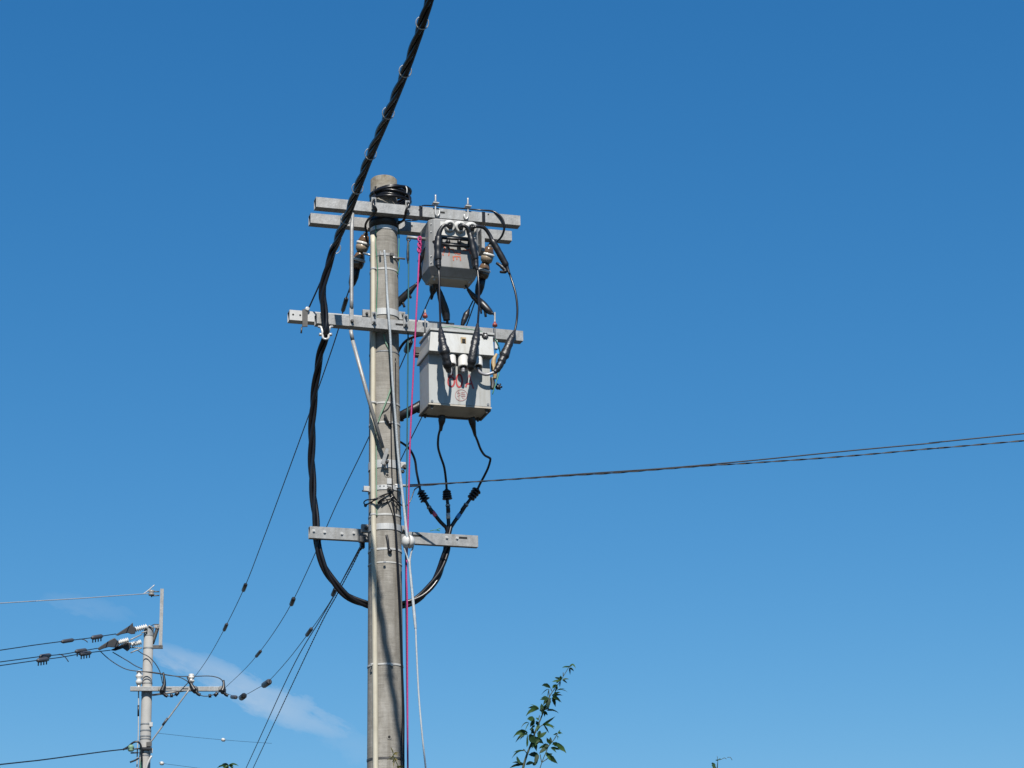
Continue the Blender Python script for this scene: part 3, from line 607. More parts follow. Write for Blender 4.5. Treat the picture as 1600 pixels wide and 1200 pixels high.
for k in range(3):
    st = twist(line, k * 2 * math.pi / 3, .0150, .75)
    brn = spline([F.W(x, y, vL) for x, y in ends[k]][1:], 6)
    MB().tube(st[:-2] + brn, SR, 10).build('core', 'cable', sup)
    tp = spline([F.W(x, y, w) for (x, y), w in zip(tops[k], TV[k])], 6)
    a, e = F.W(*ends[k][-1], vL), F.W(*tops[k][1], vL); ax = (e - a).normalized(); L = (e - a).length
    prof = [(-.03, .0125), (-.03, .017), (-.012, .017), (-.012, .012), (L * .05, .011)]
    o = MB().lathe(a, ax, [(-.05, .014), (-.02, .015), (0, .012), (L * .35, .0105), (L, .010)], 14).build('termination', 'rubber', sup)
    for q in range(4):
        s0 = L * (.44 + .16 * q); rr = .036 - .002 * q if k != 2 else .035 - .002 * (3 - q)
        MB().lathe(a + ax * s0, ax, [(0, .011), (.002, rr * .97), (.007, rr), (.012, rr * .9), (.020, .015), (.026, .011)], 18).build('shed', 'rubber', o)
    MB().lathe(a - ax * .005, ax, [(0, .0175), (.012, .0175)], 12, False).build('clamp', 'steel', o)
    MB().tube(tp, .0085, 8).build('tail', 'cable', sup)
    tc_ = brn[int(len(brn) * (.62, .45, .52)[k])]; tn = brn[int(len(brn) * (.62, .45, .52)[k]) + 1]; tdir = (tn - tc_).normalized()
    MB().lathe(tc_ - tdir * .02, tdir, [(0, SR + .002), (.04, SR + .002)], 12).build('marker_tape', ('pink_tape', 'porcelain', 'blue')[k], sup)
# glands under the lower box belong to the cable tails
for pts, rp in (([(690.8, 650, .29), (690.3, 658, .29), (689.3, 665, .28), (688.6, 672, .24)], [6, 5.6, 3.4, 2.6]), ([(736, 652, .29), (738.3, 661, .28), (740, 669, .26), (742.5, 681, .2)], [5.8, 5.6, 3.6, 2.2])):
    pxtube(MB(), pts, rp, 5, 12, .05).build('gland', 'rubber', sup)
# messenger wire and hanger rings on the overhead span
mess = [p - ZUP * .028 + u * .014 for p in spline(span, 10)]
mend = mkpath([(521, 392, .32), (502, 438, .1), (484.5, 477, -.09), (480, 487, -.1)], 6)
MB().tube(mess + mend[1:], .0055, 6).build('messenger_wire', 'wire', sup)
pth = resample(spline(span, 14), .01)
def near(py, px):
    best = None
    for i, p in enumerate(pth):
        q = p - CAM; yy = 600 - F_PX * q.dot(up) / q.dot(fwd)
        if best is None or abs(yy - py) < best[0]: best = (abs(yy - py), i)
    return best[1]
for py in (-38, 34, 110, 176, 240, 294, 341):
    i = max(3, min(len(pth) - 4, near(py, 0))); c = pth[i] - ZUP * .004; t = (pth[i + 3] - pth[i - 3]).normalized(); side = t.cross(ZUP).normalized(); nrm = side.cross(t)
    tt = (t * .86 + ZUP * .5).normalized(); nrm = side.cross(tt).normalized(); rr = .037; line_dir = t
    MB().tube([c + (side * math.cos(2 * math.pi * q / 20) + nrm * math.sin(2 * math.pi * q / 20)) * rr for q in range(20)], .0032, 6, True).build('hanger_ring', 'galv_bright', sup)
c, t = F.W(524, 388, .33), (line_dir * .86 + ZUP * .5).normalized(); side = t.cross(ZUP).normalized(); nr = side.cross(t)
MB().tube([c + (side * math.cos(.3142 * q) + nr * math.sin(.3142 * q)) * .037 for q in range(20)], .0032, 6, True).build('hanger_ring', 'galv_bright', sup)
# saddle clamp that holds the drop on the middle arm
sd = MB()
for sx in (-1, 1):
    sd.tube(spline([F.W(508.5 + sx * 11, 510.5, .175), F.W(508.5 + sx * 7, 511.5, .19), F.W(508.5 + sx * 5, 518, .2), F.W(508.5 + sx * 4.6, 524, .2)], 5), .009, 8)
    sd.cyl(F.W(508.5 + sx * 5, 523, .2), F.W(508.5 + sx * 10, 522.5, .2), .011, seg=10)
sd.tube(spline([F.W(504, 523, .2), F.W(505, 528, .24), F.W(509, 530, .255), F.W(513, 528, .24), F.W(513.5, 523, .2)], 4), .008, 8)
sd.build('saddle_clamp', 'galv_bright', sup)
o = MB().box(F.W(476.5, 497, -.094), (u * .98 + ZUP * .1, v, ZUP), (.019, .006, .064)).cyl(F.W(471.5, 511, -.09), F.W(470.6, 520.5, -.09), .006).build('anchor_strap', 'steel_dark', sup)
MB().lathe(F.W(479.5, 484, -.105), v, [(0, .017), (.02, .017), (.024, .01)], 12).build('thimble', 'galv_bright', o)

# coil of spare cable round the shaft top
co = MB(); c0 = F.W(610, 306.5, 0.0)
pts = []
for i in range(7 * 24 + 1):
    a = 2 * math.pi * i / 24; lp = i / 24
    rr = .134 + .010 * math.sin(lp * 2.1) + .006 * math.sin(a * 2 + lp); cx = c0 + u * .0 + ZUP * (.010 * math.sin(lp * 1.7 + a) - .010 * lp + .022 + .016 * math.cos(a - .5 + lp * .9))
    pts.append(cx + u * rr * math.cos(a) * 1.0 - v * (rr + .01) * math.sin(a))
t = thing('cable_coil', 'coil of spare black cable ringing the very top of the near pole', 'cable', c0)
MB().tube(pts, .0108, 8).build('loops', 'cable', t)
zw0, zw1 = on_pole(601, 350.5).z, on_pole(601, 331).z  # black wrap added round the shaft to deepen the shadow under the arm
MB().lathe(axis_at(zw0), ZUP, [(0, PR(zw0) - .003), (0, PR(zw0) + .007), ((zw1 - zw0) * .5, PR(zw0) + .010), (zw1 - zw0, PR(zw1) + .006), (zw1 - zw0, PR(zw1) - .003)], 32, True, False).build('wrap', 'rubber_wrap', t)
for q, m in ((5.3, 'white_strap'), (3.6, 'rubber'), (0.1, 'rubber')):
    cc = c0 + u * .136 * math.cos(q) - v * .146 * math.sin(q) - ZUP * .004
    MB().tube([cc + (ZUP * math.cos(.42 * k) * .038 + (u * math.cos(q) - v * math.sin(q)) * math.sin(.42 * k) * .022) for k in range(15)], .0045, 6, True).build('cable_tie', m, t)
pxtube(MB(), [(586, 305, .15), (583, 318, .2), (588, 328, .2), (583, 336, .13), (576, 342, .02), (571, 352, -.06), (573, 364, -.1)], 1.9, 6).build('tail', 'cable', t)
pxtube(MB(), [(639, 305, .15), (640, 316, .19), (634, 330, .19), (632, 342, .14), (622, 350, .09)], 1.9, 6).build('tail', 'cable', t)

# control wire that follows the upper arm and curls at its end
o = pxtube(MB(), [(622, 346, .10), (640, 344.5, .0), (655, 342, .06), (659, 325, .18), (664, 321, .14), (700, 323.5, .13), (740, 327.3, .13), (757, 328.5, .15), (772, 331, .185), (784, 341, .2), (788, 355, .2), (784, 369, .16), (775, 378, .06), (765, 381, .07)], [1, 1, 1, 1, 1.1, 1.1, 1.2, 1.4, 1.8, 1.9, 1.9, 1.8, 1.8, 1.8], 7).build('control_wire', 'cable')
tag(o, 'thin black wire along the topmost crossarm, curling back past its right end', 'wire')

# rear jumpers hidden partly by the box
def rearj(label, pts, r, sl, extra=()):
    t = thing('rear_jumper', label, 'cable', mkpath(pts)[0], 'jumpers behind the boxes'); pxtube(MB(), pts, r, 7).build('cable', 'cable', t)
    for p, rp in sl: pxtube(MB(), p, rp, 6, 10, .1).build('sleeve', 'rubber', t)
    for p, rp in extra: pxtube(MB(), p, rp, 4, 8).build('fin', 'rubber', t)
rearj('short thick black jumper dropping from the left of the upper box to behind the pole',
      [(682, 377, .22), (674, 380, .14), (664, 393, .06), (656, 410, .03), (657, 432, 0.0), (649, 447, -.03), (632, 465, -.08), (612, 486, -.14)], 2.2,
      [([(680, 377, .22), (673, 381, .14), (665, 391, .06), (655, 410, .02)], [2.2, 3.6, 4.4, 3.6]), ([(652, 443, -.02), (640, 455, -.06), (622, 473, -.11), (610, 484, -.14)], [2, 5.5, 6.6, 5])],
      [([(639, 458, -.06), (642, 466, -.06)], [2, 2]), ([(629, 472, -.09), (632, 480, -.09)], [2, 2])])
rearj('thick black tapered jumper hanging straight down from the middle of the upper box',
      [(679, 440, .0), (683, 452, .0), (690, 470, -.02), (697, 492, -.05), (700, 510, -.08)], 2.2, [([(679, 436, .02), (681, 450, .0)], [6, 5]), ([(684, 448, .0), (690, 468, -.02), (696, 488, -.05), (698, 501, -.06)], [3, 6, 7, 5.6])])
rearj('black clamped jumper slanting down to the right below the upper box',
      [(727, 446, .05), (735, 457, .03), (750, 475, .0), (766, 487, .05), (773, 492, .18)], 1.7, [([(731, 452, .04), (740, 463, .02), (752, 474, .0), (764, 486, .04), (770, 490, .1)], [2.5, 5, 6.6, 5.4, 2])],
      [([(757, 481, .02), (759, 495, .02)], [2.2, 2]), ([(751, 480, .0), (752, 490, 0)], [2, 1.6])])
rearj('small black connector dangling above the right half of the lower box',
      [(739, 470, .0), (733, 482, .0), (728, 492, .0), (723, 508, .0), (722, 520, .0)], 1.1, [([(733, 483, 0), (729, 491, 0), (725, 501, 0), (722, 509, 0)], [1.5, 5, 4.6, 2.4])])
rearj('thick straight black sleeve with lugs, slanting between lower box and pole',
      [(690, 618, .05), (660, 632, .05), (640, 643, .03), (620, 652, -.02), (600, 664, -.16)], 4, [([(680, 622, .05), (660, 632, .05), (640, 642.5, .03), (622, 652, -.02), (605, 660, -.12)], [7, 7.6, 7.6, 7.6, 6])],
      [([(653, 636, .05), (654, 645, .05)], [2.6, 2.2]), ([(637, 645, .03), (638.5, 652.5, .03)], [2.4, 2]), ([(627, 650, 0), (628.5, 658, 0)], [3, 2.6])])
rearj('black jumper arching from behind the middle crossarm down beside the pole',
      [(668, 522, .05), (648, 526, .0), (634, 533, -.05), (624, 546, -.1), (618, 562, -.14)], 2.2, [([(665, 523, .05), (655, 524, .02)], [2.4, 2.4])])

# ================================================================== STRAIN INSULATORS AND THE THREE LINES TO THE FAR POLE
FD = 40.5; _d = raydir(229.5, 1080); FX = _d.x / _d.y * FD; G = Frame(FX, FD, R(7.6))
gu, gv = G.u, G.v; GAX = (gu, gv, ZUP)
GS = F_PX / 40.3
def strain(label, x0, y0, x1, y1, vv, hid=False):
    a, e = F.W(x0, y0, vv), F.W(x1, y1, vv - .12); ax = (e - a).normalized(); L = (e - a).length
    t = thing('strain_insulator', label, 'insulator', a, 'brown strain insulators on the topmost rear crossarm')
    MB().cyl(a - ax * .06, a, .01).cyl(a - ax * .02, a + ax * .02, .018).build('shackle', 'steel_dark', t)
    for q in (0, .36):
        s = L * q; k = L * .36
        o = MB().lathe(a + ax * s, ax, [(0, .027), (k * .12, .033), (k * .3, .041), (k * .42, .044)], 20).build('cap', 'brown', t)
        MB().lathe(a + ax * (s + k * .38), ax, [(0, .042), (k * .04, .051), (k * .13, .052), (k * .18, .048)], 20).build('rim', 'porcelain', o)
        MB().lathe(a + ax * (s + k * .54), ax, [(0, .047), (k * .2, .047), (k * .36, .042), (k * .46, .030), (k * .4, .02)], 20).build('skirt', 'tan_porcelain' if q == 0 else 'brown', o)
    MB().lathe(a + ax * L * .78, ax, [(-L * .06, .030), (.04, .034), (L * .26, .027), (L * .34, .014), (L * .46, .008)], 14).build('dead_end_cover', 'rubber', t)
strain('brown and white strain insulator left of the near pole, below the top crossarm', 571, 368, 551, 440, -.13)
strain('brown and white strain insulator right of the upper box, below the top crossarm', 765, 386, 748, 455, -.13)
strain('brown strain insulator mostly hidden behind the upper switch box', 690, 384, 677, 452, -.13)

def hv(label, pts, covers, near_px, far_px, fv=0.0):
    A = F.W(*near_px, -.25); B = G.W(*far_px, fv)
    P = [A] + [on_plane(x, y, A, B) for x, y in pts] + [B]
    t = thing('line_wire', label, 'power line', A, 'lines between the near and the far pole'); p = resample(spline(P, 8), .12)
    MB().tube(p, .0046, 6).build('conductor', 'wire', t)
    for (x0, y0), (x1, y1), r, m in covers:
        a, e = on_plane(x0, y0, A, B), on_plane(x1, y1, A, B); d = (e - a); L = d.length
        MB().lathe(a, d, [(0, r * .6), (L * .08, r), (L * .92, r), (L, r * .6)], 10).build('joint_cover', m, t)
hv('line wire to the far pole from the left strain insulator, leftmost of the three', [(541, 466), (527, 520), (504, 588), (482, 650), (440, 765), (410, 846), (382, 918), (352, 980), (330, 1020), (313, 1046)],
   [((541.5, 466), (535.5, 486), .017, 'rubber'), ((384, 913), (380, 923), .024, 'rubber'), ((354.5, 975), (350, 985), .024, 'grey_cover')], (551, 440), (297, 1066), .1)
hv('line wire to the far pole passing behind the pole shaft, middle of the three', [(645, 527), (624, 576), (574, 688), (525, 790), (490, 870), (457, 940), (430, 985), (403, 1022), (380, 1048)],
   [((641, 533), (635, 549), .026, 'rubber'), ((459, 935), (455, 945), .027, 'rubber'), ((407.5, 1017), (400, 1026), .024, 'grey_cover')], (677, 452), (347, 1079), .1)
hv('line wire to the far pole passing under the lower box, most sagging of the three', [(720, 530), (670, 630), (626, 719), (567, 848), (523, 928), (503, 960), (483, 988), (450, 1031), (418, 1066), (403, 1075), (385, 1085), (372, 1089)],
   [((524.5, 920), (520, 930), .026, 'rubber'), ((487, 982), (479, 993), .024, 'grey_cover'), ((421, 1065), (412, 1071), .045, 'grey_cover'), ((381.5, 1087), (377, 1090.5), .05, 'rubber'), ((369, 1089.5), (362, 1089), .035, 'grey_cover')], (748, 455), (352, 1083), .1)

# drops that leave the near pole to the lower left
def drop_wire(name, label, pts, yfar, r, tw=0, m='wire', grp=None, ext=1.0):
    A = F.W(*pts[0], -.12); _d = raydir(*pts[-1]); B = CAM + _d * (yfar / _d.y)
    P = [A] + [on_plane(x, y, A, B) for x, y in pts[1:]]; dd = (P[-1] - P[-2]).normalized(); P.append(P[-1] + Vector((dd.x, dd.y, dd.z)) * ext)
    p = resample(spline(P, 10), .05 if tw else .1); b = MB()
    if tw:
        for k in (0, math.pi): b.tube(twist(p, k, r * tw, .16), r, 5)
    else: b.tube(p, r, 6)
    return tag(b.build(name, m), label, 'wire', grp)
drop_wire('drop_wire', 'straight thin wire from the lower crossarm clamp, left one of a close pair', [(567, 846), (548, 882), (523, 929), (500, 969), (455, 1047), (385, 1199)], 24, .004, 0, 'wire', None, 12)
drop_wire('drop_wire', 'wavy twisted wire from the lower crossarm clamp, right one of a close pair', [(568, 848), (550, 885), (526, 930), (505, 968), (470, 1041), (396, 1199)], 24, .0027, 1.2, 'wire', None, 12)
for x, y in ((566, 850),): tag(MB().box(F.W(x, y, -.11), (u, v, ZUP), (.014, .02, .03)).cyl(F.W(x, y + 3, -.1), F.W(x - 3, y + 9, -.12), .008).build('wire_clamp', 'rubber'), 'black wedge clamp gripping drop wires under the lower crossarm', 'clamp')
# service wires to the right
def service(label, pts, r, tw):
    A = F.W(*pts[0], .08); _d = raydir(*pts[-1]); B = CAM + _d * (13.5 / _d.y); P = [A] + [on_plane(x, y, A, B) for x, y in pts[1:]]; d = (P[-1] - P[-3]).normalized(); P += [P[-1] + d * 6]
    p = resample(spline(P, 10), .03 if tw else .1); b = MB()
    if tw:
        for k in (0, math.pi): b.tube(twist(p, k, r * tw, .24), r, 5)
    else: b.tube(p, r, 6)
    return tag(b.build('service_wire', 'wire'), label, 'wire', 'service wires leaving the pole to the right')
service('smooth straight service wire leaving right from the pole, ending higher of the pair', [(638, 757.5), (660, 756.8), (760, 751.5), (900, 741), (1040, 731.5), (1180, 719), (1320, 705), (1460, 692), (1600, 677.5)], .0043, 0)
service('wavy twisted service wire leaving right from the pole, ending lower of the pair', [(638, 760), (660, 758.8), (700, 755.5), (800, 749), (900, 742.5), (960, 739), (1100, 728), (1180, 723), (1320, 713), (1460, 700.5), (1600, 688.5)], .0030, 1.0)
o = pxtube(MB(), [(655, 760.5, .07), (648, 765, .08), (643, 778, .1), (638, 788, .11), (631, 791, .12), (624, 786, 'p'), (616, 776, 'p'), (612, 766, 'p')], .95, 7, 6).build('service_tail', 'cable'); tag(o, 'thin black tail looping from the service wires back to the pole', 'wire')

# ================================================================== ROPES AND PULLEY
pl = thing('pulley_block', 'white plastic pulley block hanging beside the pole at the lower crossarm', 'pulley', F.W(637.5, 858, .24))
c = F.W(637.8, 846.5, .24)
MB().lathe(c - u * .044, u, [(0, .010), (.003, .022), (.009, .032), (.018, .040), (.028, .045), (.036, .046), (.040, .040)], 24).lathe(c + u * .044, -u, [(0, .010), (.003, .022), (.009, .032), (.018, .040), (.028, .045), (.036, .046), (.040, .040)], 24).build('cheeks', 'porcelain', pl)
MB().lathe(c - u * .006, u, [(0, .034), (.006, .028), (.012, .034)], 20).build('wheel', 'grey_lead', pl)
MB().tube([F.W(637, 838, .24), F.W(636.5, 832, .24)], .008).build('hook', 'steel', pl)
wr = thing('white_rope', 'grey white rope from the upper shaft through the pulley and slackly down to the right', 'rope', F.W(637, 830, .24))
pxtube(MB(), [(600.5, 391, 'p', .012), (603, 420, 'p', .012), (605, 460, 'p', .02), (607.5, 495, .2), (610, 530, .21), (613, 590, .2), (618, 655, .2), (622, 710, .2), (628, 765, .22), (633, 810, .24), (636, 838, .27), (638, 850, .275)], [1.6, 1.9, 1.9, 1.9, 1.9, 1.9, 1.9, 2, 2, 2.1, 2, 1.6], 8).build('strand', 'white_rope', wr)
pxtube(MB(), [(645.5, 846, .24), (645.5, 854, .24), (642, 866, .24), (640, 880, .25), (642, 905, .27), (645, 935, .3), (647.5, 962, .33), (649.5, 983, .35)], [1.2, 1.2, 1.3, 1.8, 2.0, 2.1, 2.4, 1.6], 8, 8, .12).build('strand', 'white_rope', wr)
pxtube(MB(), [(630, 846, .24), (632, 858, .24), (636, 870, .24), (639.5, 880, .25)], [1, 1.2, 1.2, 1.4], 6).build('strand', 'white_rope', wr)
pxtube(MB(), [(649.5, 981, .35), (651, 1020, .39), (654, 1080, .44), (658, 1130, .5), (665, 1198, .58), (690, 1420, .9), (730, 1740, 1.3)], [1.2, 1.3, 1.3, 1.3, 1.3, 1.3, 1.3], 8).build('strand', 'white_rope', wr)
pk = thing('pink_rope', 'bright pink rope hanging from a clip beside the upper box down to the ground', 'rope', F.W(640, 700, .2))
pxtube(MB(), [(655.5, 378, .1), (655, 398, .11), (653.5, 430, .14), (650.5, 490, .2), (647, 560, .2), (643, 640, .2), (640.5, 700, .2), (638.5, 780, .2), (637, 835, .19), (636, 862, .19), (635, 900, .2), (636.2, 940, .2), (636.6, 1060, .2), (637.2, 1198, .2), (639, 1500, .2), (641, 1960, .2)], 1.28, 8, 8).build('strand', 'pink', pk)
for y0 in (374, 383, 391):
    cc = F.W(655 + (y0 % 3 - 1) * .6, y0, .11); MB().tube([cc + (u * math.cos(.35 * q) * .011 + ZUP * math.sin(.35 * q) * .02 + v * .004 * math.sin(.7 * q)) for q in range(18)], .0065, 6, True).build('clip_link', 'pink', pk)
tr = thing('teal_rope', 'dark teal cord hanging straight from a hook left of the pink rope', 'rope', F.W(637, 700, .12))
pxtube(MB(), [(639, 380, .08), (638.5, 410, .09), (638, 480, .12), (637, 600, .12), (636, 700, .12), (634.8, 800, .12), (634, 850, .1), (634, 900, .1), (635, 1000, .12), (636, 1100, .12), (637, 1198, .12), (639, 1500, .12), (641, 1960, .12)], 1.15, 8, 8).build('strand', 'teal', tr)
pxtube(MB(), [(638, 376, .08), (637, 386, .09), (637.2, 402, .09), (637.5, 412, .09)], [1.6, 1.5, 2.2, 1.2], 6, 8, .2).build('hook', 'wire', tr)
MB().tube([F.W(638.3, 373, .08) + (u * math.cos(.35 * q) * .012 + ZUP * math.sin(.35 * q) * .018) for q in range(18)], .006, 6, True).build('ring', 'wire', tr)
MB().cyl(F.W(636, 370.5, .08), F.W(668, 374, .08), .012, seg=10).build('hanging_bar', 'galv', tr)

# ================================================================== SMALL WIRES ON THE SHAFT
def wire(name, label, pts, r, m, cat='wire'):
    return tag(pxtube(MB(), pts, r, 7, 7).build(name, m), label, cat)
wire('ground_wire', 'green wire beside the conduit on the upper part of the near pole', [(587, 352, 'p'), (587.5, 366, 'p'), (586.8, 380, 'p'), (589, 405, 'p'), (590, 430, 'p'), (588.5, 470, 'p'), (588, 498, 'p'), (588, 520, 'p')], .8, 'green')
wire('ground_wire', 'green wire along the right edge of the near pole just below the top crossarms', [(622.5, 355, 'p'), (623.5, 372, 'p', .012), (623.2, 388, 'p', .012), (622.5, 400, 'p', .01), (624, 415, 'p', .02), (621, 428, 'p', .006)], .9, 'green')
wire('ground_wire', 'green wire emerging below the middle crossarm and swinging left across the pole', [(599.5, 522, 'p'), (603, 536, 'p'), (609, 550, 'p'), (612, 580, 'p'), (611.5, 602, 'p'), (607, 618, 'p'), (600, 636, 'p'), (594, 650, 'p'), (591, 660, 'p')], 1.2, 'green_faded')
wire('ground_wire', 'pale green wire running straight down right beside the cream conduit', [(588, 668, 'p'), (588, 700, 'p'), (588, 740, 'p'), (588.5, 790, 'p'), (589, 806, 'p')], .9, 'green_faded')
wire('shaft_cable', 'long black cable running down the right front of the near pole to the ground', [(607, 536, 'p'), (611, 560, 'p'), (611, 600, 'p'), (611, 650, 'p'), (611.5, 700, 'p'), (613, 760, 'p'), (616, 800, 'p'), (618.5, 850, 'p'), (621, 900, 'p'), (624, 960, 'p'), (627, 1040, 'p'), (629, 1110, 'p'), (627, 1200, 'p'), (628, 1500, 'p'), (630, 1900, 'p')], 1.05, 'cable', 'cable')
wire('shaft_cable', 'black cable on the pole starting at the cable bundle, right of the longest one', [(612, 783, 'p'), (616, 800, 'p', .012), (619.5, 840, 'p', .008), (622.5, 890, 'p'), (626, 960, 'p'), (629, 1050, 'p', .007), (631, 1120, 'p', .007), (631, 1200, 'p', .01), (633, 1500, 'p', .01), (636, 1900, 'p', .01)], 1.3, 'cable', 'cable')
wire('shaft_cable', 'thin dark cable along the right edge of the pole beside the boxes', [(618, 560, 'p'), (618.5, 620, 'p'), (619, 680, 'p'), (620, 740, 'p'), (621, 775, 'p'), (619, 800, 'p')], .9, 'cable', 'cable')
wire('shaft_cable', 'thin black wire curving from the cable bundle down to the long cable on the pole', [(605, 782, 'p'), (610, 793, 'p'), (614.5, 808, 'p'), (617, 830, 'p')], .7, 'cable', 'cable')
wire('ground_wire', 'short looped black wire on the pole above the slanting black sleeve', [(611, 628, 'p'), (606, 638, 'p'), (598, 644, 'p'), (593, 650, 'p'), (591.5, 656, 'p')], .55, 'cable')
bn = thing('cable_bundle', 'tied loops of spare black wire strapped across the pole above the lower crossarm', 'cable', on_pole(600, 778))
for pts in ([(615, 765, 'p'), (607, 771, 'p', .012), (596, 775, 'p', .02), (584, 780, 'p', .05), (574, 781, .06), (569, 784, .05), (570, 788, .05), (578, 786, .08), (588, 779, 'p', .05), (600, 773, 'p', .02), (609, 770, 'p', .012)],
            [(590, 788, 'p', .02), (597, 783, 'p', .02), (603, 781, 'p', .02), (609, 780, 'p', .012), (615, 774, 'p', .012)], [(590, 786, 'p', .02), (595, 781, 'p', .02), (601, 779, 'p', .02), (605, 783, 'p', .012), (596, 787, 'p', .02)],
            [(609, 771, 'p'), (614, 780, 'p', .012), (620, 786, 'p', .02), (626, 794, 'p', .012)], [(571, 790, .05), (579, 785, .09), (589, 780, 'p', .05), (601, 775, 'p', .03)]):
    pxtube(MB(), pts, 1.0, 6, 7).build('loop', 'cable', bn)
MB().ball(F.W(571, 790, .05), .011, 8).build('tied_end', 'rubber', bn)
wire('green_wire', 'green wire lying along the lid of the lower box', [(690, 511.5, .4), (705, 510.5, .42), (722, 513, .43), (738, 515, .42), (754, 519, .4)], .9, 'green_faded')
wire('green_wire', 'green wire looping down the right side of the lower box', [(774, 530, .27), (779, 540, .27), (782, 553, .25), (784, 565, .24), (781, 578, .25), (777, 592, .27), (772, 608, .28), (769.5, 616, .28)], .9, 'green')
wire('green_tie', 'tiny loose green tie on top of the lower crossarm', [(672, 829.5, -.15), (680, 828, -.14), (687, 829.5, -.15), (683, 827, -.15), (688, 825.5, -.15)], .6, 'green', 'tie')

# ================================================================== FAR POLE
fz = lambda y: G.W(229, y, 0).z
FT = fz(982.5)
fp = thing('utility_pole', 'far pale grey utility pole at the lower left with white insulators and one long crossarm', 'utility pole', (FX, FD, 0))
MB().lathe(Vector((FX, FD, 0)), ZUP, [(-.5, .16), (0, .155), (FT - 3, .108), (FT - .02, .088), (FT, .075)], 30).build('shaft', 'concrete_far', fp)
def gb(par, name, px, py, vv, hw, hd, hh, m): return MB().box(G.W(px, py, vv), GAX, (hw, hd, hh)).build(name, m, par)
def gt(par, name, pts, r, m, n=6, seg=8): return MB().tube(spline([G.W(*p) for p in pts], n), r, seg).build(name, m, par)
A, B = G.W(203.5, 1076.5, .14), G.W(351, 1076.5, .14)
U_ = Vector((B.x - A.x, B.y - A.y, 0)); o = MB().box(A + U_ / 2, (gu, gv, ZUP), (U_.length / 2, .04, .041)).build('crossarm', 'galv', fp, .003)
for x in (264, 290): MB().box(G.W(x, 1076.2, .1815), GAX, (.05, .001, .008)).build('slot', 'hole', o)
A, B = G.W(238, 1086, -.14), G.W(300, 1077.5, -.14); MB().cyl(A, B, .02).build('crossarm', 'galv', fp)
gt(fp, 'brace_rod', [(296, 1077, .19), (264, 1121, .16), (232, 1164, .12)], .015, 'galv')
MB().cyl(G.W(262, 1122, .165), G.W(254, 1133, .155), .02).build('label_wrap', 'grey_cover', fp)
# raised bracket for the ground wire
gb(fp, 'bracket_post', 252, 966, .0, .032, .03, .565, 'galv')
gb(fp, 'bracket_arm', 246, 1011, .0, .1, .03, .03, 'steel_dark'); gb(fp, 'bracket_arm', 245.5, 978.5, .0, .05, .03, .035, 'galv')
gt(fp, 'bracket_strut', [(238, 1006, 0), (247, 979, 0)], .035, 'steel_dark', 4)
for y in (984, 990, 1013, 1068, 1083, 1132, 1142, 1151, 1155, 1171, 1176, 1181):
    z = fz(y); r = .088 + (FT - z) / 150 + .006
    hh = .05 if y in (984, 990, 1083) else .012
    MB().lathe(Vector((FX, FD, z)), ZUP, [(-hh, r - .008), (-hh, r), (hh, r), (hh, r - .008)], 24, False, False).build('pole_band', 'galv' if y < 1100 else 'steel', fp)
for y in (1132, 1173): gb(fp, 'lug', 236, y, .06, .03, .03, .04, 'galv_bright')
gt(fp, 'riser_pipe', [(216.5, 1070, .06), (216.5, 1110, .06), (216, 1152, .06), (214, 1200, .06), (210, 1500, .06), (206, 1530, .06)], .012, 'galv_bright'); gt(fp, 'riser_cover', [(216.3, 1102, .06), (216.1, 1119, .06)], .018, 'rubber', 2)
c = G.W(238, 1046.5, .1)
def post_ins(label, px, y0, y1):
    a, e = G.W(px, y1, .14), G.W(px, y0, .14); L = (e - a).length; t = thing('post_insulator', label, 'insulator', a, 'white post insulators on the far pole')
    MB().lathe(a, ZUP, [(0, .04), (L * .12, .055), (L * .25, .066), (L * .33, .045), (L * .45, .045), (L * .55, .064), (L * .66, .064), (L * .74, .042), (L * .85, .055), (L * .96, .05), (L, .03)], 18).build('porcelain', 'porcelain', t)
    MB().cyl(a - ZUP * .1, a, .035).build('pin', 'steel', t)
post_ins('white post insulator standing on the left end of the far crossarm', 217, 1048, 1070)
post_ins('white post insulator standing mid way along the far crossarm', 298.8, 1053, 1067)
def ribbed(label, x0, y0, x1, y1, vv, grp='white ribbed insulators on the far pole'):
    a, e = G.W(x0, y0, vv), G.W(x1, y1, vv); L = (e - a).length; pr = [(0, .03)]
    n = 6
    for q in range(n): pr += [(L * (q + .1) / n, .03), (L * (q + .45) / n, .058), (L * (q + .6) / n, .058), (L * (q + .95) / n, .03)]
    return tag(MB().lathe(a, e - a, pr + [(L, .03)], 14).build('ribbed_insulator', 'porcelain'), label, 'insulator', grp)
ribbed('white ribbed insulator touching the top of the far pole', 230, 979, 211, 983.5, .12)
ribbed('white ribbed insulator left end of the lower row beside the far pole', 201, 1000, 185, 1004, .3)
ribbed('white ribbed insulator nearer the shaft in the lower row beside the far pole', 221, 1003, 205, 1007.5, .12)
for pts in ([(232, 977, .12), (240, 982, .1)], [(221, 989, .12), (230, 986, .12)], [(204, 1012, .12), (222, 1012, .1)], [(203, 1000, .3), (222, 991, .14)], [(204, 1020, .14), (222, 1012, .12)]):
    gt(fp, 'strain_rod', pts + [], .012, 'galv', 3)
def wedge(label, pts, vv, dep):
    f = [G.W(x, y, vv + dep) for x, y in pts]; k = [G.W(x, y, vv - dep) for x, y in pts]; b = MB(); n = len(pts)
    b.loft([f, k]); return tag(b.build('insulator_cover', 'rubber', None, .01), label, 'cover', 'black wedge covers on the far lines')
wedge('black wedge shaped cover on the highest far line, beside the pole top', [(180, 992), (203, 977), (207.5, 972.5), (208, 978), (213, 982), (211, 990.5), (205, 991), (200, 989), (190, 991), (184, 993.5)], .14, .05)
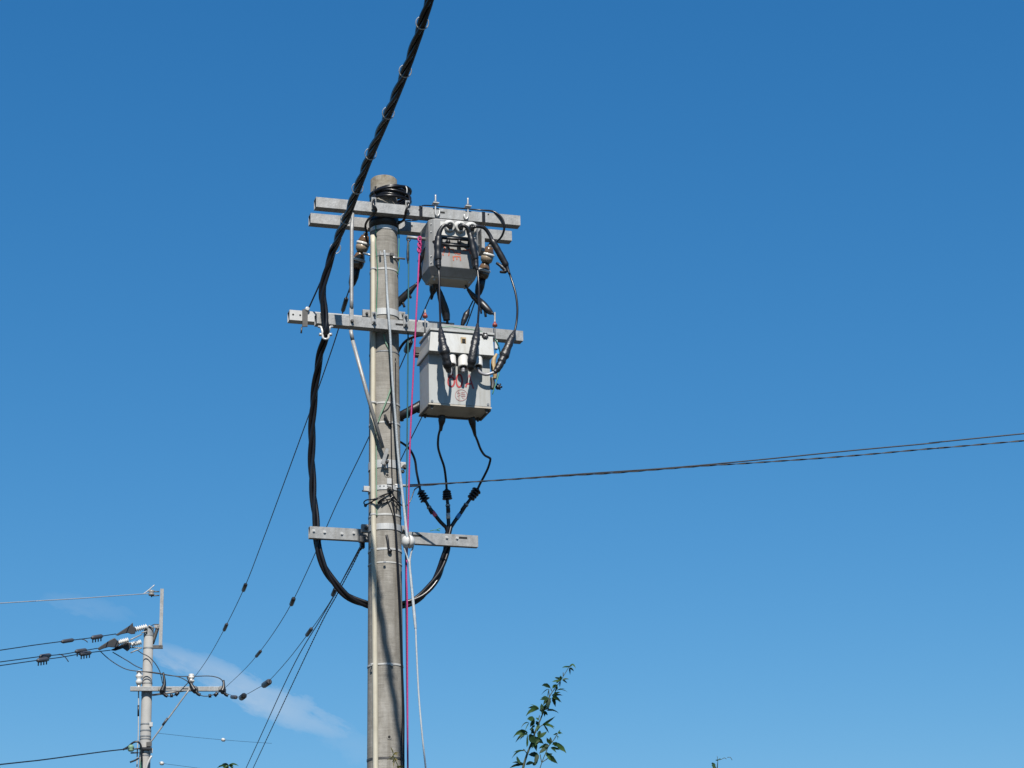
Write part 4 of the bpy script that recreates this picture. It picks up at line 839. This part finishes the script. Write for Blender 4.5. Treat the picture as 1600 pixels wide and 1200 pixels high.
wedge('black wedge shaped cover on the middle far line', [(152, 1013), (172, 1000), (179, 996.5), (185, 1002), (186, 1009), (180, 1012), (170, 1011), (160, 1014), (155, 1016.5)], .32, .05)
wedge('black wedge shaped cover on the lowest far line, close to the shaft', [(172, 1016), (184, 1010), (198, 1003), (205, 1004), (204, 1013), (199, 1018), (192, 1013), (180, 1017)], .15, .05)
def fline(label, pts, vv, r, covers=(), m='wire', grp='lines running left from the far pole'):
    A = G.W(*pts[-1], vv); d0 = raydir(*pts[0]); B = CAM + d0 * (36 / d0.y); P = [on_plane(x, y, A, B) for x, y in pts]; e = (P[0] - P[1]).normalized(); P = [P[0] + e * 12] + P
    t = thing('far_line_wire', label, 'power line', A, grp); MB().tube(spline(P, 6), r, 6).build('conductor', m, t)
    for x0, y0, x1, y1, rr, fins in covers:
        a, e = on_plane(x0, y0, A, B), on_plane(x1, y1, A, B); d = e - a; L = d.length
        o = MB().lathe(a, d, [(0, rr * .5), (L * .15, rr), (L * .85, rr), (L, rr * .5)], 10).build('joint_cover', 'grey_cover', t)
        for q in range(fins):
            p = a + d * ((q + .5) / fins); MB().cyl(p, p - ZUP * rr * 2.2, rr * .3, seg=6).build('fin', 'grey_cover', o)
fline('bare silver ground wire along the top, highest line to the left of the far pole', [(0, 942.5), (60, 938.8), (120, 935.3), (180, 931), (224, 928), (232, 927)], .0, .008, (), 'galv_bright')
fline('upper black line running left from the far pole with one long joint cover', [(0, 1016), (50, 1008.5), (95, 1002.5), (143, 996.5), (165, 993), (181, 990.5)], .14, .0085, [(96, 1002.8, 115, 999.8, .036, 0), (143, 996.8, 160, 993.8, .042, 4)])
fline('middle black line running left from the far pole', [(0, 1034.3), (62, 1026), (100, 1022), (120, 1018.5), (152, 1013)], .32, .0085, [(62, 1026.3, 79, 1023.8, .042, 3), (118, 1018.3, 135, 1015.8, .042, 3)])
fline('lowest black line running left from the far pole', [(0, 1040), (58, 1031.8), (95, 1027), (130, 1021), (150, 1018.5), (172, 1016)], .15, .0085, [(58, 1032.3, 75, 1029.8, .042, 4), (125, 1022.3, 142, 1019.8, .042, 4)])
def ftail(label, pts, vv, r=.009, m='wire', grp='loose tails and jumpers on the far pole'):
    return tag(MB().tube(spline([G.W(x, y, vv) for x, y in pts], 6), r, 6).build('far_jumper', m), label, 'wire', grp)
ftail('short curved tail hanging from the upper far line', [(124, 998.5), (130, 999), (134, 1001), (137, 1003.5)], .14)
ftail('short curved tails hanging from the two lower far lines', [(92, 1022), (98, 1024), (103, 1028), (107, 1034)], .25)
ftail('jumper sagging from the middle line cover across the far pole to the middle insulator', [(156, 1017), (168, 1028), (182, 1038), (197, 1045.5), (213, 1048.5), (240, 1050.5), (262, 1054.5), (280, 1058), (292, 1064), (297, 1070)], .2)
ftail('jumper from the low line cover down to the far pole shaft', [(176, 1019), (188, 1026), (200, 1033), (211, 1040), (222, 1045)], .13)
ftail('jumper from the top of the far shaft curving down to the left dead end', [(215, 1016), (222, 1021), (232, 1026), (242, 1036), (250, 1050), (254, 1068)], .14)
ftail('long jumper arching over the far crossarm to its right end', [(222, 1049), (250, 1053), (275, 1056.5), (300, 1056.8), (325, 1056.2), (338, 1058), (346, 1062), (349, 1068)], .16)
ftail('slack wire dipping below the far crossarm between its left and middle dead ends', [(256, 1086), (262, 1087.5), (270, 1087), (278, 1083), (294, 1066.5)], .18)
ftail('slack wire dipping below the far crossarm between its middle and right dead ends', [(308, 1083), (315, 1087), (326, 1087.5), (338, 1083.5), (346, 1079)], .18)
ftail('short wire from the top of the far shaft to the bracket post', [(234, 980), (240, 976), (248, 975.5)], .1, .008)
def deadend(label, px, y0, y1, lean):
    t = thing('dead_end_clamp', label, 'insulator', G.W(px, y1, .2), 'dark dead end insulators on the far crossarm')
    MB().tube(spline([G.W(px + lean[0], y0, .2), G.W(px + lean[1], (y0 + y1) / 2, .22), G.W(px, y1 - 3, .22)], 5), lerp_list([.018, .03, .055], 5), 10).build('cover', 'rubber', t)
    MB().ball(G.W(px + 1, y1 - 4, .2), .06, 12, (1, .8, 1.2)).build('body', 'steel_dark', t)
    MB().lathe(G.W(px - 2, y1 - 7, .19), gv, [(0, .04), (.02, .05), (.04, .04)], 14).build('disc', 'porcelain_grey', t)
    MB().tube(spline([G.W(px + 2, y1 - 2, .22), G.W(px + 5, y1 + 2, .22), G.W(px + 9, y1 + 4, .22)], 4), [.03] * 9, 8).build('tail_cover', 'rubber', t)
deadend('dark dead end nearest the shaft on the far crossarm', 253, 1051, 1084, (2, 4))
deadend('dark slanting dead end in the middle of the far crossarm', 304, 1058, 1082, (-11, -5))
deadend('dark dead end at the right tip of the far crossarm', 347.5, 1063, 1083, (2, 2))
for x, y in ((268, 1087), (276.5, 1084), (328, 1087.5), (337.5, 1085)):
    tag(MB().tube([G.W(x - 2.2, y + (0 if x in (268, 328) else 2.5), .18), G.W(x + 2.2, y - (0.4 if x in (268, 328) else 2.5), .18)], .035, 8).build('wire_connector', 'rubber'), 'small dark connector on a slack wire just under the far crossarm', 'connector', 'small connectors under the far crossarm')
# ground wire insulator
t = thing('spool_insulator', 'small grey spool insulator holding the silver ground wire on the far bracket post', 'insulator', G.W(236.5, 930, 0))
MB().lathe(G.W(236.5, 930.5, 0), ZUP, [(0, .05), (.025, .06), (.05, .035), (.075, .06), (.1, .05)], 16).build('spool', 'porcelain_grey', t)
gt(t, 'strap', [(249, 924.5, 0), (238, 924.5, 0)], .012, 'steel_dark', 2); gt(t, 'strap', [(249, 930.3, 0), (238, 931, 0), (236.5, 933, 0)], .012, 'steel_dark', 2); gt(t, 'tail', [(224, 928, 0), (231, 923, 0), (241.5, 914, 0)], .01, 'galv_bright', 4)
# lower left service line with green spool
fline('dark twisted service line leaving the far pole low to the left', [(0, 1194.5), (60, 1188), (120, 1180), (165, 1174), (192, 1171), (202, 1170)], .2, .011, (), 'wire', 'service lines low on the far pole')
t = thing('spool_insulator', 'small green and white spool insulator low on the far pole', 'insulator', G.W(204.5, 1176, .2))
MB().lathe(G.W(204.5, 1174, .2), ZUP, [(0, .04), (.02, .06), (.045, .035), (.07, .06), (.1, .05), (.12, .03)], 14).build('spool', 'green_faded', t); gt(t, 'strap', [(204.5, 1176.5, .2), (216, 1176, .1)], .014, 'steel_dark', 2); gt(t, 'strap', [(206, 1170.5, .2), (220, 1169.5, .1)], .014, 'steel_dark', 2)
ftail('thick black wire looping from the low service line into the far shaft', [(192, 1171.5), (200, 1167), (207, 1161), (213, 1158.8), (218, 1161), (221, 1170), (221.5, 1190)], .2, .018, 'cable', None)
ftail('frayed black wire end sticking out left low on the far shaft', [(203, 1191), (211, 1188), (217, 1184.5)], .16, .016, 'cable', None)
ftail('green wire wound down the lower far shaft', [(219, 1166), (221, 1180), (220, 1195), (218, 1230), (217, 1300)], .14, .014, 'green', None)
gt(fp, 'riser_pipe', [(237, 1181, .12), (232, 1190, .13), (228, 1203, .13), (224, 1230, .13)], .02, 'galv_bright', 4)
gb(fp, 'wire_clamp', 229, 1169.5, .13, .1, .03, .02, 'rubber'); gb(fp, 'wire_clamp', 233, 1163, .12, .05, .03, .04, 'steel_dark')
# thin wires right of the far pole
def thin(label, pts, blob, r=.0034):
    A = G.W(*pts[0], 0); d = raydir(*pts[-1]); B = CAM + d * (46 / d.y); P = [on_plane(x, y, A, B) for x, y in pts]
    t = thing('thin_wire', label, 'wire', A, 'thin wires right of the far pole'); MB().tube(spline([A] + P[1:] + [P[-1] + (P[-1] - P[-2]) * .5], 6), r, 5).build('conductor', 'wire', t)
    c = on_plane(*blob, A, B); e = (on_plane(blob[0] + 4, blob[1] + .4, A, B) - c).normalized(); MB().lathe(c - e * .055, e, [(0, .015), (.02, .036), (.09, .036), (.11, .015)], 12).build('ball_joint', 'porcelain', t)
thin('very thin wire with a white ball joint right of the far pole', [(246, 1145.5), (260, 1147), (310, 1152.5), (349, 1156), (380, 1158.5), (410, 1160.5)], (349, 1156))
thin('very thin wire with a white clip at the bottom edge right of the far pole', [(249, 1191.5), (262, 1194), (290, 1197.5), (330, 1203), (370, 1209)], (253, 1192.8))

# ================================================================== PLANTS
def leafmesh(b, base, ctrl, tip, w, nrm):
    w = w * 1.12
    n = 7; P = []
    for i in range(n + 1):
        t = i / n; P.append(base * (1 - t) ** 2 + ctrl * 2 * t * (1 - t) + tip * t * t)
    vs = []; tw = random.uniform(-.5, .5)
    for i, p in enumerate(P):
        t = i / n; d = (P[min(i + 1, n)] - P[max(i - 1, 0)]).normalized(); s = d.cross((nrm + up * tw).normalized()).normalized(); ww = w * (math.sin(math.pi * min(1, t ** .8)) * .95 + .03) * (1 + .16 * (i % 2)); f = nrm * (-.25 * ww)
        vs += [p - s * ww + f * -1, p, p + s * ww + f * -1]
    b.add(vs, [(3 * i + a, 3 * i + a + 1, 3 * i + a + 4, 3 * i + a + 3) for i in range(n) for a in (0, 1)], True)
def plant(label, Y, conv, stems, leaves, m='leaf', foot=(0, 0), rs=.0022):
    def pt(x, y, dy=0): px, py = conv(x, y); d = raydir(px, py); return CAM + d * ((Y + dy) / d.y)
    p0 = pt(*stems[0][0]); base = Vector((p0.x + foot[0], p0.y + foot[1], 0)); t = thing('vine_shoot', label, 'plant', base, 'leafy shoots rising into the bottom of the view'); sb = MB()
    P = [pt(*q) for q in stems[0]]; sp = [base + (p0 - base) * (q / 8) + Vector((.02 * math.sin(q * .785), .015 * math.sin(q * 1.2), 0)) for q in range(8)] + spline(P, 6); sb.tube(sp, [max(rs * .42, rs * 1.7 * (1 - i / len(sp)) + rs * .1) for i in range(len(sp))], 6)
    for s in stems[1:]: sb.tube(spline([pt(*q) for q in s], 5), rs * .55, 5)
    sb.build('stem', 'stem', t); lb_ = MB(); k = (pt(100, 0) - pt(0, 0)).length / 100
    for bx, by, tx, ty, w, arch in leaves:
        d1, d2 = random.uniform(-.02, .02), random.uniform(-.05, .05); a, e = pt(bx, by, d1), pt(tx, ty, d1 + d2); c = (a + e) / 2 + up * (arch * (e - a).length) + fwd * random.uniform(-.02, .02)
        if random.random() < .8:
            an = random.choice((-1, 1)) * random.uniform(.35, .8); dv = e - a; dx, dz = dv.dot(rt), dv.dot(up); sc_ = random.uniform(.65, .9)
            e2 = a + (rt * (dx * math.cos(an) - dz * math.sin(an)) + up * (dx * math.sin(an) + dz * math.cos(an))) * sc_ - up * .006 + fwd * random.uniform(-.03, .03)
            leafmesh(lb_, a, (a + e2) / 2 + up * (.18 * (e2 - a).length), e2, w * k * .85, (-fwd + up * random.uniform(0, .9) + rt * random.uniform(-.6, .6)).normalized())
        nr = (-fwd + up * random.uniform(-.2, .9) + rt * random.uniform(-.6, .6)).normalized(); leafmesh(lb_, a, c, e, w * k, nr)
    lb_.build('foliage', m, t)
cv = lambda x, y: (760 + x / 6.667, 1020 + y / 6.667)
LV = [(860, 150, 788, 157, 7, .1), (865, 145, 932, 165, 9, .5), (865, 155, 912, 192, 8, .1), (860, 150, 900, 124, 8, .1), (860, 155, 850, 130, 5, 0), (780, 285, 682, 303, 10, .05), (780, 280, 712, 262, 10, .1), (778, 275, 772, 236, 14, 0), (790, 282, 862, 276, 9, .15), (770, 290, 730, 320, 8, 0),
      (668, 368, 578, 342, 17, .35), (690, 372, 742, 336, 14, .15), (712, 395, 742, 350, 15, .0), (720, 350, 745, 380, 12, .1), (652, 378, 572, 438, 4, .2), (728, 395, 848, 412, 4, .2),
      (645, 488, 558, 488, 13, .12), (640, 478, 570, 468, 12, .12), (688, 462, 785, 518, 20, .25), (698, 455, 796, 446, 8, .15), (705, 445, 772, 414, 10, .1), (690, 450, 715, 430, 12, 0), (655, 468, 640, 580, 20, .0), (670, 470, 655, 540, 16, 0),
      (548, 580, 452, 533, 11, .1), (548, 588, 410, 660, 17, .35), (590, 605, 572, 528, 20, .0), (600, 600, 622, 535, 12, .0), (628, 600, 756, 630, 14, .25), (608, 605, 636, 652, 12, .0), (590, 600, 560, 640, 10, 0), (625, 570, 655, 545, 14, 0),
      (505, 712, 425, 692, 22, .2), (445, 730, 357, 785, 5, .35), (580, 752, 718, 662, 12, .0), (590, 752, 708, 795, 12, .35), (540, 705, 520, 675, 12, 0), (500, 770, 450, 800, 22, .05), (520, 720, 548, 745, 20, 0), (550, 750, 525, 810, 16, 0), (470, 780, 470, 830, 14, 0), (460, 840, 525, 835, 10, .1),
      (432, 835, 277, 885, 14, .4), (432, 850, 303, 935, 13, .4), (428, 850, 420, 985, 20, .0), (540, 885, 632, 818, 22, .0), (495, 905, 595, 948, 26, .2), (470, 860, 480, 940, 24, .0), (440, 880, 520, 935, 26, .0), (560, 910, 470, 1000, 18, .1), (510, 960, 440, 1000, 14, .1), (510, 870, 510, 920, 14, 0), (350, 815, 420, 850, 12, .1),
      (740, 842, 695, 855, 7, .1), (742, 838, 768, 798, 6, 0), (745, 840, 805, 852, 9, .1), (735, 860, 760, 885, 3, 0),
      (668, 955, 628, 882, 16, .0), (682, 955, 832, 1045, 26, .3), (652, 968, 578, 972, 12, .1), (640, 975, 548, 1052, 20, .05), (670, 990, 765, 1012, 12, .2), (690, 940, 730, 930, 12, 0), (700, 960, 780, 985, 16, .1),
      (395, 1022, 262, 1105, 8, .4), (540, 1060, 438, 1062, 22, .1), (620, 1062, 688, 1048, 14, .0), (640, 1090, 742, 1155, 24, .1), (640, 1085, 700, 1080, 18, .0), (620, 1040, 650, 1110, 10, 0), (320, 1078, 345, 1155, 18, .0), (400, 1168, 238, 1205, 12, .3), (410, 1165, 500, 1150, 16, .1), (480, 1165, 542, 1105, 10, -.2), (360, 1170, 315, 1150, 12, 0), (400, 1015, 385, 1000, 10, 0)]
plant('tall leafy green shoot with narrow drooping leaves at the bottom, right of the near pole', 6.0, cv,
      [[(380, 1210), (400, 1130), (430, 1040), (470, 940), (510, 820), (560, 700), (600, 600), (650, 470), (700, 390), (760, 310), (810, 230), (858, 150)], [(555, 1210), (590, 1110), (620, 1040), (650, 970), (700, 910), (742, 842)], [(575, 1140), (560, 1060)], [(580, 1140), (640, 1100)], [(525, 820), (560, 770), (590, 752)], [(430, 1060), (400, 1020), (380, 1015)], [(655, 470), (650, 380)], [(680, 400), (672, 370)], [(540, 700), (555, 650)], [(800, 240), (800, 205)]], LV)
cv2 = lambda x, y: (540 + x / 8, 1050 + y / 8)
plant('small yellowish shoot in front of the foot of the visible pole shaft', 6.2, cv2, [[(680, 1260), (655, 1170), (610, 1080), (590, 1010), (565, 940)], [(620, 1080), (560, 1090)]],
      [(600, 1010), (0, 0)] and [(600, 1015, 562, 935, 6, 0), (605, 1015, 668, 1012, 7, .1), (600, 1060, 582, 1045, 9, 0), (600, 1080, 512, 1102, 4, .1), (610, 1085, 575, 1135, 9, .0), (615, 1075, 655, 1095, 8, .0), (600, 1040, 625, 1000, 8, 0), (610, 1090, 635, 1110, 10, 0), (590, 1090, 560, 1100, 8, 0), (640, 1180, 700, 1195, 10, .1), (660, 1190, 740, 1180, 9, .2), (600, 1070, 640, 1060, 7, 0)], 'leaf_young', (.05, .3), .0016)
cv3 = lambda x, y: (180 + x / 7.06, 1030 + y / 7.06)
plant('green leaf tips just showing at the bottom edge below the far crossarm', 6.5, cv3, [[(1255, 1260), (1250, 1210), (1250, 1165)]],
      [(1250, 1170, 1362, 1178, 9, .35), (1250, 1170, 1175, 1160, 10, .1), (1240, 1190, 1120, 1205, 10, .3), (1255, 1165, 1290, 1195, 12, 0), (1250, 1180, 1225, 1205, 12, 0), (1200, 1170, 1215, 1200, 14, 0)], 'leaf', (0, .2), .0016)
cv4 = lambda x, y: (1060 + x / 13.333, 1160 + y / 13.333)
plant('bare stem tip with tiny curled leaf at the bottom edge far right', 6.0, cv4, [[(800, 640), (812, 500), (820, 380), (808, 285)], [(825, 370), (900, 350), (955, 322), (1000, 345)], [(1020, 312), (1080, 312), (1120, 370)]],
      [(830, 368, 768, 366, 12, .05), (840, 372, 885, 350, 13, .1), (750, 560, 690, 455, 34, .3), (760, 600, 735, 470, 30, .2)], 'leaf', (0, .2), .0014)
